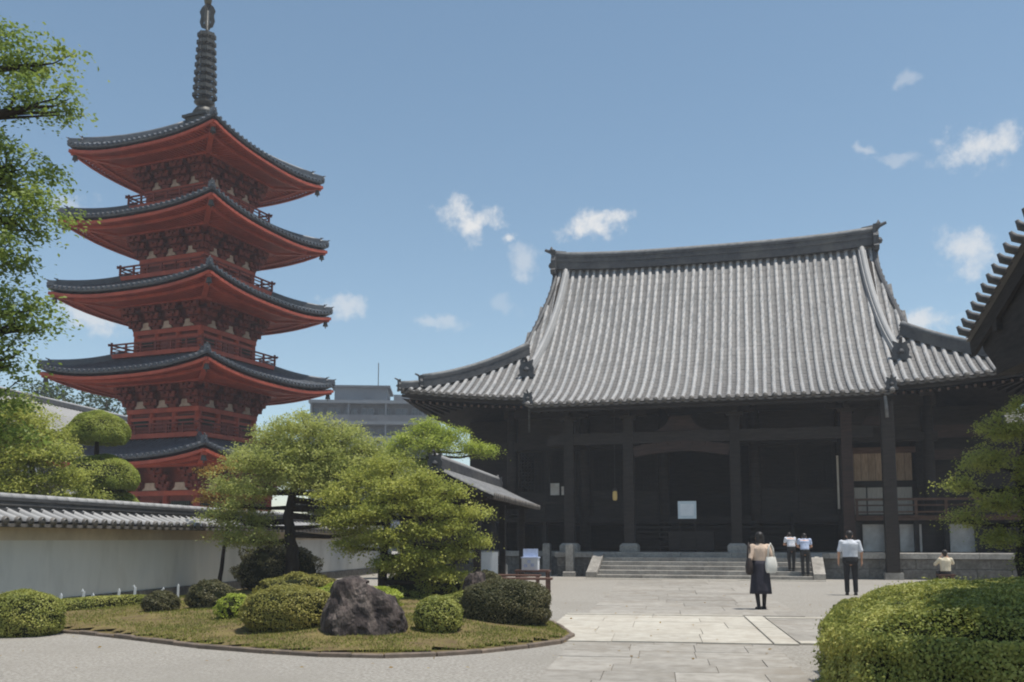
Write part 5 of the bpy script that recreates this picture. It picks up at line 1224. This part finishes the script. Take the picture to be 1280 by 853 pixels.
# ================================================================== people
def capsule(mb, p0, r0, p1, r1, n=10):
    p0, p1 = Vector(p0), Vector(p1); d = p1 - p0; l = max(d.length, 1e-4); u = d / l; path, rad = [], []
    for a in (-80, -50, -20): path.append(p0 + u * r0 * math.sin(R(a))); rad.append(r0 * math.cos(R(a)))
    for a in (20, 50, 80): path.append(p1 + u * r1 * math.sin(R(a))); rad.append(r1 * math.cos(R(a)))
    mb.tube(path, rad, n)
def ell(mb, c, r, n=14):
    prof_ = [(max(.002, math.cos(R(a))), math.sin(R(a))) for a in range(-88, 89, 16)]; o = len(mb.v)
    mb.lathe(prof_, n)
    for i in range(o, len(mb.v)): x, y, z = mb.v[i]; mb.v[i] = (c[0] + x * r[0], c[1] + y * r[1], c[2] + z * r[2])
def fused(mb, name, material, parent, voxel, sm=4):
    o = mb.build(name, material, parent, smooth=True)
    m = o.modifiers.new('fuse', 'REMESH'); m.mode = 'VOXEL'; m.voxel_size = voxel; m.use_smooth_shade = True
    if sm: q = o.modifiers.new('soft', 'SMOOTH'); q.iterations = sm; q.factor = .5
    return o
def person(label, loc, rz, H, J, top_m, leg_m, hair_m='hair', skirt=None, long_hair=0., voxel=.011, sleeve=.55, top_len=.0, group=None, broad=1., stockings=False):
    """J overrides joints (metres for a 1.62 m figure); the figure faces +y"""
    k = H / 1.62
    j = dict(hip=(0, 0, .86), waist=(0, 0, 1.0), chest=(0, 0, 1.2), neck=(0, -.01, 1.36), head=(0, .015, 1.50),
             shL=(-.165, -.005, 1.315), shR=(.165, -.005, 1.315), elL=(-.225, -.02, 1.06), elR=(.225, -.02, 1.06), wrL=(-.235, .05, .83), wrR=(.235, .05, .83),
             hpL=(-.085, 0, .84), hpR=(.085, 0, .84), knL=(-.09, .02, .47), knR=(.09, .02, .47), anL=(-.09, -.01, .075), anR=(.09, -.01, .075))
    j.update(J); j = {a: Vector(b) for a, b in j.items()}
    root = thing('person', label, 'person', loc, rz, group); root.scale = (k, k, k)
    up = (j['head'] - j['neck']).normalized()
    b = MB()
    ell(b, tuple(j['head'] + up * .02), (.074, .092, .108)); capsule(b, j['head'] + Vector((0, .045, -.05)), .045, j['head'] + Vector((0, .055, -.075)), .035)
    capsule(b, j['head'] + Vector((0, .085, .012)), .014, j['head'] + Vector((0, .105, -.018)), .018)          # nose
    for s in (-1, 1): ell(b, tuple(j['head'] + Vector((s * .076, -.005, .0))), (.012, .022, .033), 8)          # ears
    capsule(b, j['neck'] + Vector((0, 0, -.06)), .055, j['head'] + Vector((0, -.012, -.05)), .05)
    capsule(b, j['chest'], .125, j['waist'], .115); capsule(b, j['waist'], .115, j['hip'], .13)
    for s in 'LR':
        sg = -1 if s == 'L' else 1
        capsule(b, j['chest'] + Vector((sg * .05, 0, .04)), .075, j['sh' + s] + Vector((0, 0, -.015)), .046); capsule(b, j['sh' + s], .05, j['el' + s], .040); capsule(b, j['el' + s], .039, j['wr' + s], .026)
        d = (j['wr' + s] - j['el' + s]).normalized(); hand = j['wr' + s] + d * .05; side = d.cross(Vector((sg, 0, 0))); side = side.normalized() if side.length > .1 else Vector((0, 1, 0))
        capsule(b, j['wr' + s], .024, hand, .030); 
        for q in range(4):                                                                                     # fingers, curled a little
            o_ = side * (.024 * (1.5 - q)); f0 = hand + o_ * .9 + d * .01; ln_ = (.062, .07, .066, .052)[q]
            f1 = f0 + d * ln_ * .55 + o_ * .15; f2 = f1 + (d * .8 + Vector((-sg * .6, 0, 0))) * ln_ * .5
            capsule(b, f0, .0105, f1, .0098, 6); capsule(b, f1, .0098, f2, .0085, 6)
        capsule(b, j['wr' + s] + d * .02 + side * .02, .012, hand + side * .052 + d * .012, .010, 6)           # thumb
        capsule(b, j['hp' + s], .085, j['kn' + s], .055); capsule(b, j['kn' + s], .055, j['an' + s], .035)
        capsule(b, j['an' + s] + Vector((0, -.01, -.03)), .034, j['an' + s] + Vector((0, .13, -.045)), .028)
    body = fused(b, 'body', 'skin', root, voxel * .75, 2)
    for s in (-1, 1):
        e = MB(); ell(e, tuple(j['head'] + Vector((s * .03, .083, .02))), (.012, .008, .008), 8); e.build('eye', 'hair', body, smooth=True)
    h = MB(); hd = j['head']
    ell(h, tuple(hd + Vector((0, -.014, .045))), (.088, .10, .095))
    if long_hair:
        capsule(h, hd + Vector((-.03, -.04, 0)), .07, hd + Vector((-.03, -.05, -long_hair)), .062); capsule(h, hd + Vector((.03, -.04, 0)), .07, hd + Vector((.03, -.05, -long_hair)), .062)
    else: capsule(h, hd + Vector((0, -.035, .01)), .072, hd + Vector((0, -.04, -.04)), .058)
    fused(h, 'hair', hair_m, root, voxel, 2)
    t = MB()
    def torso(mb, rows_):
        n = 18; o = len(mb.v)
        for c, rx, ry in rows_:
            for q in range(n): an = 2 * math.pi * q / n; ca, sa = math.cos(an), math.sin(an); mb.v.append((c[0] + rx * broad * math.copysign(abs(ca) ** .85, ca), c[1] + ry * math.copysign(abs(sa) ** .85, sa), c[2]))
        for i_ in range(len(rows_) - 1):
            for q in range(n): mb.f.append((o + i_ * n + q, o + i_ * n + (q + 1) % n, o + (i_ + 1) * n + (q + 1) % n, o + (i_ + 1) * n + q)); mb.mi.append(0)
        mb.f.append(tuple(o + q for q in range(n))[::-1]); mb.f.append(tuple(o + (len(rows_) - 1) * n + q for q in range(n))); mb.mi += [0, 0]
    wz, cz, nz_ = j['waist'], j['chest'], j['neck']
    torso(t, [(wz + Vector((0, 0, -.055 - top_len)), .158, .122), (wz + Vector((0, 0, .0)), .155, .118), (wz.lerp(cz, .5), .158, .118), (cz, .172, .125), (cz + Vector((0, -.005, .07)), .176, .118), (nz_ + Vector((0, -.0, -.05)), .14, .10), (nz_ + Vector((0, 0, -.01)), .082, .08), (nz_ + Vector((0, 0, .02)), .07, .07)])
    for s in 'LR':
        sg = -1 if s == 'L' else 1
        capsule(t, nz_ + Vector((sg * .04, 0, -.06)), .062, j['sh' + s] + Vector((0, 0, -.008)), .066)
        e = j['sh' + s].lerp(j['el' + s], min(1, sleeve)); capsule(t, j['sh' + s] + Vector((0, 0, -.01)), .070, e, .060)
        if sleeve > 1: capsule(t, j['el' + s], .060, j['el' + s].lerp(j['wr' + s], sleeve - 1), .046)
    o = fused(t, 'shirt', top_m, root, voxel, 3)
    if skirt:
        z0, z1, m_s = skirt; sk = MB(); rows = []
        for q in range(9):
            f = q / 8; z = lerp(z0, z1, f); rx = lerp(.166, .235, f ** .9); ry = lerp(.132, .185, f ** .9); row = []
            for a in range(33):
                an = 2 * math.pi * a / 32; fold = 1 + .045 * f * math.sin(an * 8 + .6) + .02 * f * math.sin(an * 13); row.append((rx * fold * math.cos(an), ry * fold * math.sin(an), z))
            rows.append(row)
        sk.grid(rows); so = sk.build('skirt', m_s, root, smooth=True); sm_ = so.modifiers.new('thick', 'SOLIDIFY'); sm_.thickness = .008
    else:
        tr = MB()
        torso(tr, [(j['hip'] + Vector((0, 0, -.10)), .12, .10), (j['hip'] + Vector((0, 0, -.05)), .158, .125), (j['hip'] + Vector((0, 0, .03)), .162, .128), (j['hip'] + Vector((0, 0, .10)), .150, .116)])
        for s in 'LR': capsule(tr, j['hp' + s], .098, j['kn' + s], .072); capsule(tr, j['kn' + s], .072, j['an' + s] + (j['kn' + s] - j['an' + s]).normalized() * .03, .062)
        fused(tr, 'trousers', leg_m, root, voxel, 3)
    if stockings:
        for s in 'LR':
            q_ = MB(); capsule(q_, j['kn' + s], .061, j['an' + s] + Vector((0, 0, .0)), .042); fused(q_, 'stocking', 'cloth_black', root, voxel, 2)
    for s in 'LR':
        sh_ = MB(); a = j['an' + s]; capsule(sh_, a + Vector((0, -.025, -.036)), .042, a + Vector((0, .13, -.05)), .036); sh_.rng(a.x - .035, a.x + .035, a.y - .06, a.y + .16, a.z - .08, a.z - .055)
        fused(sh_, 'shoe', 'shoe', root, voxel, 2)
    return root
W = Vector((5.16, 19.53, .012))
person('woman in a beige blouse and long dark skirt walking towards the hall', W, R(6), 1.60, dict(head=(0, .02, 1.49), elL=(-.235, -.06, 1.07), wrL=(-.225, .06, .88), elR=(.235, -.05, 1.07), wrR=(.215, .09, .92), anL=(-.075, -.06, .075), anR=(.085, .06, .075)),
       'cloth_beige', 'cloth_navy', skirt=(1.02, .33, 'cloth_navy'), long_hair=.07, sleeve=1.15, stockings=True)
def bag(name, label, loc, rz, w, d, h, material, strap):
    t = thing(name, label, 'bag', loc, rz); b = MB(); rows = []
    for f, sc, sd2 in ((0, .8, .7), (.15, 1., 1.), (.5, 1.05, 1.1), (.85, .92, .8), (1, .82, .45)):
        row = []
        for a in range(17):
            an = 2 * math.pi * a / 16; ca, sa = math.cos(an), math.sin(an); row.append((w / 2 * sc * math.copysign(abs(ca) ** .6, ca) * (1 + .03 * math.sin(5 * an + f * 7)), d / 2 * sd2 * math.copysign(abs(sa) ** .6, sa), h * f))
        rows.append(row)
    b.grid(rows); n0 = len(b.v); b.add(rows[0][:-1], [tuple(range(16))[::-1]]); b.build('body', material, t, smooth=True)
    for s in (-1, 1): MB().tube([(-w * .28, s * d * .2, h * .97), (-w * .2, s * .02, h + strap * .6), (0, 0, h + strap), (w * .2, s * .02, h + strap * .6), (w * .28, s * d * .2, h * .97)], .011, 6).build('strap', material, t, smooth=True)
bag('tote_bag', 'white cloth tote bag hanging at the right side of the woman in the long skirt', W + Vector((.19, -.13, .76)), R(10), .24, .11, .33, 'bag_white', .28)
bag('shoulder_bag', 'dark brown shoulder bag at the left hip of the woman in the long skirt', W + Vector((-.235, -.02, .72)), R(80), .32, .14, .34, 'bag_dark', .32)
person('man in a white shirt and black trousers standing before the stairs', (8.9, 24.7, .004), R(-12), 1.70, dict(head=(0, .045, 1.475), shL=(-.20, -.005, 1.315), shR=(.20, -.005, 1.315), elL=(-.27, -.02, 1.06), elR=(.27, -.02, 1.06), wrL=(-.275, .04, .84), wrR=(.275, .04, .84), anL=(-.10, -.01, .075), anR=(.11, .03, .075), knL=(-.095, .02, .47), knR=(.105, .04, .47)), 'cloth_white', 'cloth_black', sleeve=.8, broad=1.22)
P1 = hl(3.6, .2, .163); person('visitor in a pale blue shirt and dark trousers on the right of the stone stairs', P1, HY, 1.60, dict(chest=(0, .05, 1.18), neck=(0, .12, 1.32), head=(0, .22, 1.40), shL=(-.185, .09, 1.29), shR=(.185, .09, 1.29), elL=(-.24, .12, 1.05), elR=(.24, .12, 1.05), wrL=(-.14, .26, 1.0), wrR=(.14, .26, 1.0), anL=(-.08, .0, .075), anR=(.09, .02, .075)), 'cloth_blue', 'cloth_black', voxel=.013)
P2 = hl(3.15, .56, .318); person('visitor in a white shirt stepping up beside the visitor in pale blue', P2, HY + R(14), 1.50, dict(chest=(0, .06, 1.17), neck=(0, .15, 1.30), head=(0, .26, 1.37), shL=(-.17, .11, 1.27), shR=(.17, .11, 1.27), elL=(-.23, .16, 1.03), elR=(.23, .16, 1.03), wrL=(-.1, .3, 1.02), wrR=(.1, .3, 1.02), anL=(-.08, -.02, .075), anR=(.08, .03, .075)), 'cloth_white', 'cloth_black', voxel=.013)
# seated figure with raised arms, beyond the hedge
seat = bench('small dark wooden stool beyond the large clipped hedge', (13.75, 29.8, 0), R(-10), .5, .4, .36, 'stool'); seat['category'] = 'stool'
person('seated visitor in a cream top lifting both hands to the face', (13.75, 29.8, -.49), R(-10), 1.62, dict(hpL=(-.09, 0, .86), hpR=(.09, 0, .86), knL=(-.12, .42, .90), knR=(.12, .42, .90), anL=(-.12, .44, .565), anR=(.12, .44, .565), elL=(-.27, .12, 1.16), elR=(.25, .12, 1.2), wrL=(-.12, .2, 1.34), wrR=(.09, .18, 1.42), head=(0, .05, 1.49)),
       'cloth_cream', 'cloth_black', voxel=.013, sleeve=1.4)

# ================================================================== litter and added veil
n = 900; P = np.column_stack([RNG.uniform(-8, 9, n), RNG.uniform(10.5, 30, n), np.full(n, .028)]); P = P[~inside(P, BED)]
nearbed = edge_dist(P, BED); P = P[RNG.random(len(P)) < np.exp(-nearbed / 1.6) + .10]
V, k = leaf_arrays(P, np.tile([0, 0, 1.], (len(P), 1)), .05, 1.6, .25)
fo = link('fallen_leaves', raw_mesh('fallen_leaves', V, k, 4, 'leaf_red')); fo['kind'] = 'stuff'; fo['label'] = 'dry fallen leaves scattered over the gravel'; fo['category'] = 'leaves'
hz = MB().rng(-90, 90, -30, 160, -1.5, 32).build('added_haze', []); hz['kind'] = 'stuff'; hz['label'] = 'thin veil added over the temple precinct to lift dark tones'; hz['category'] = 'added_haze'  # added scattering volume that softens the blacks, no real mist in the air
hm = bpy.data.materials.new('added_haze'); hm.use_nodes = True; ht = hm.node_tree; ht.nodes.clear()
ho = N(ht, 'ShaderNodeOutputMaterial'); hv = N(ht, 'ShaderNodeVolumePrincipled'); hv.inputs['Color'].default_value = (.93, .95, 1, 1); hv.inputs['Density'].default_value = .0011
ht.links.new(hv.outputs[0], ho.inputs['Volume']); hz.data.materials.append(hm)
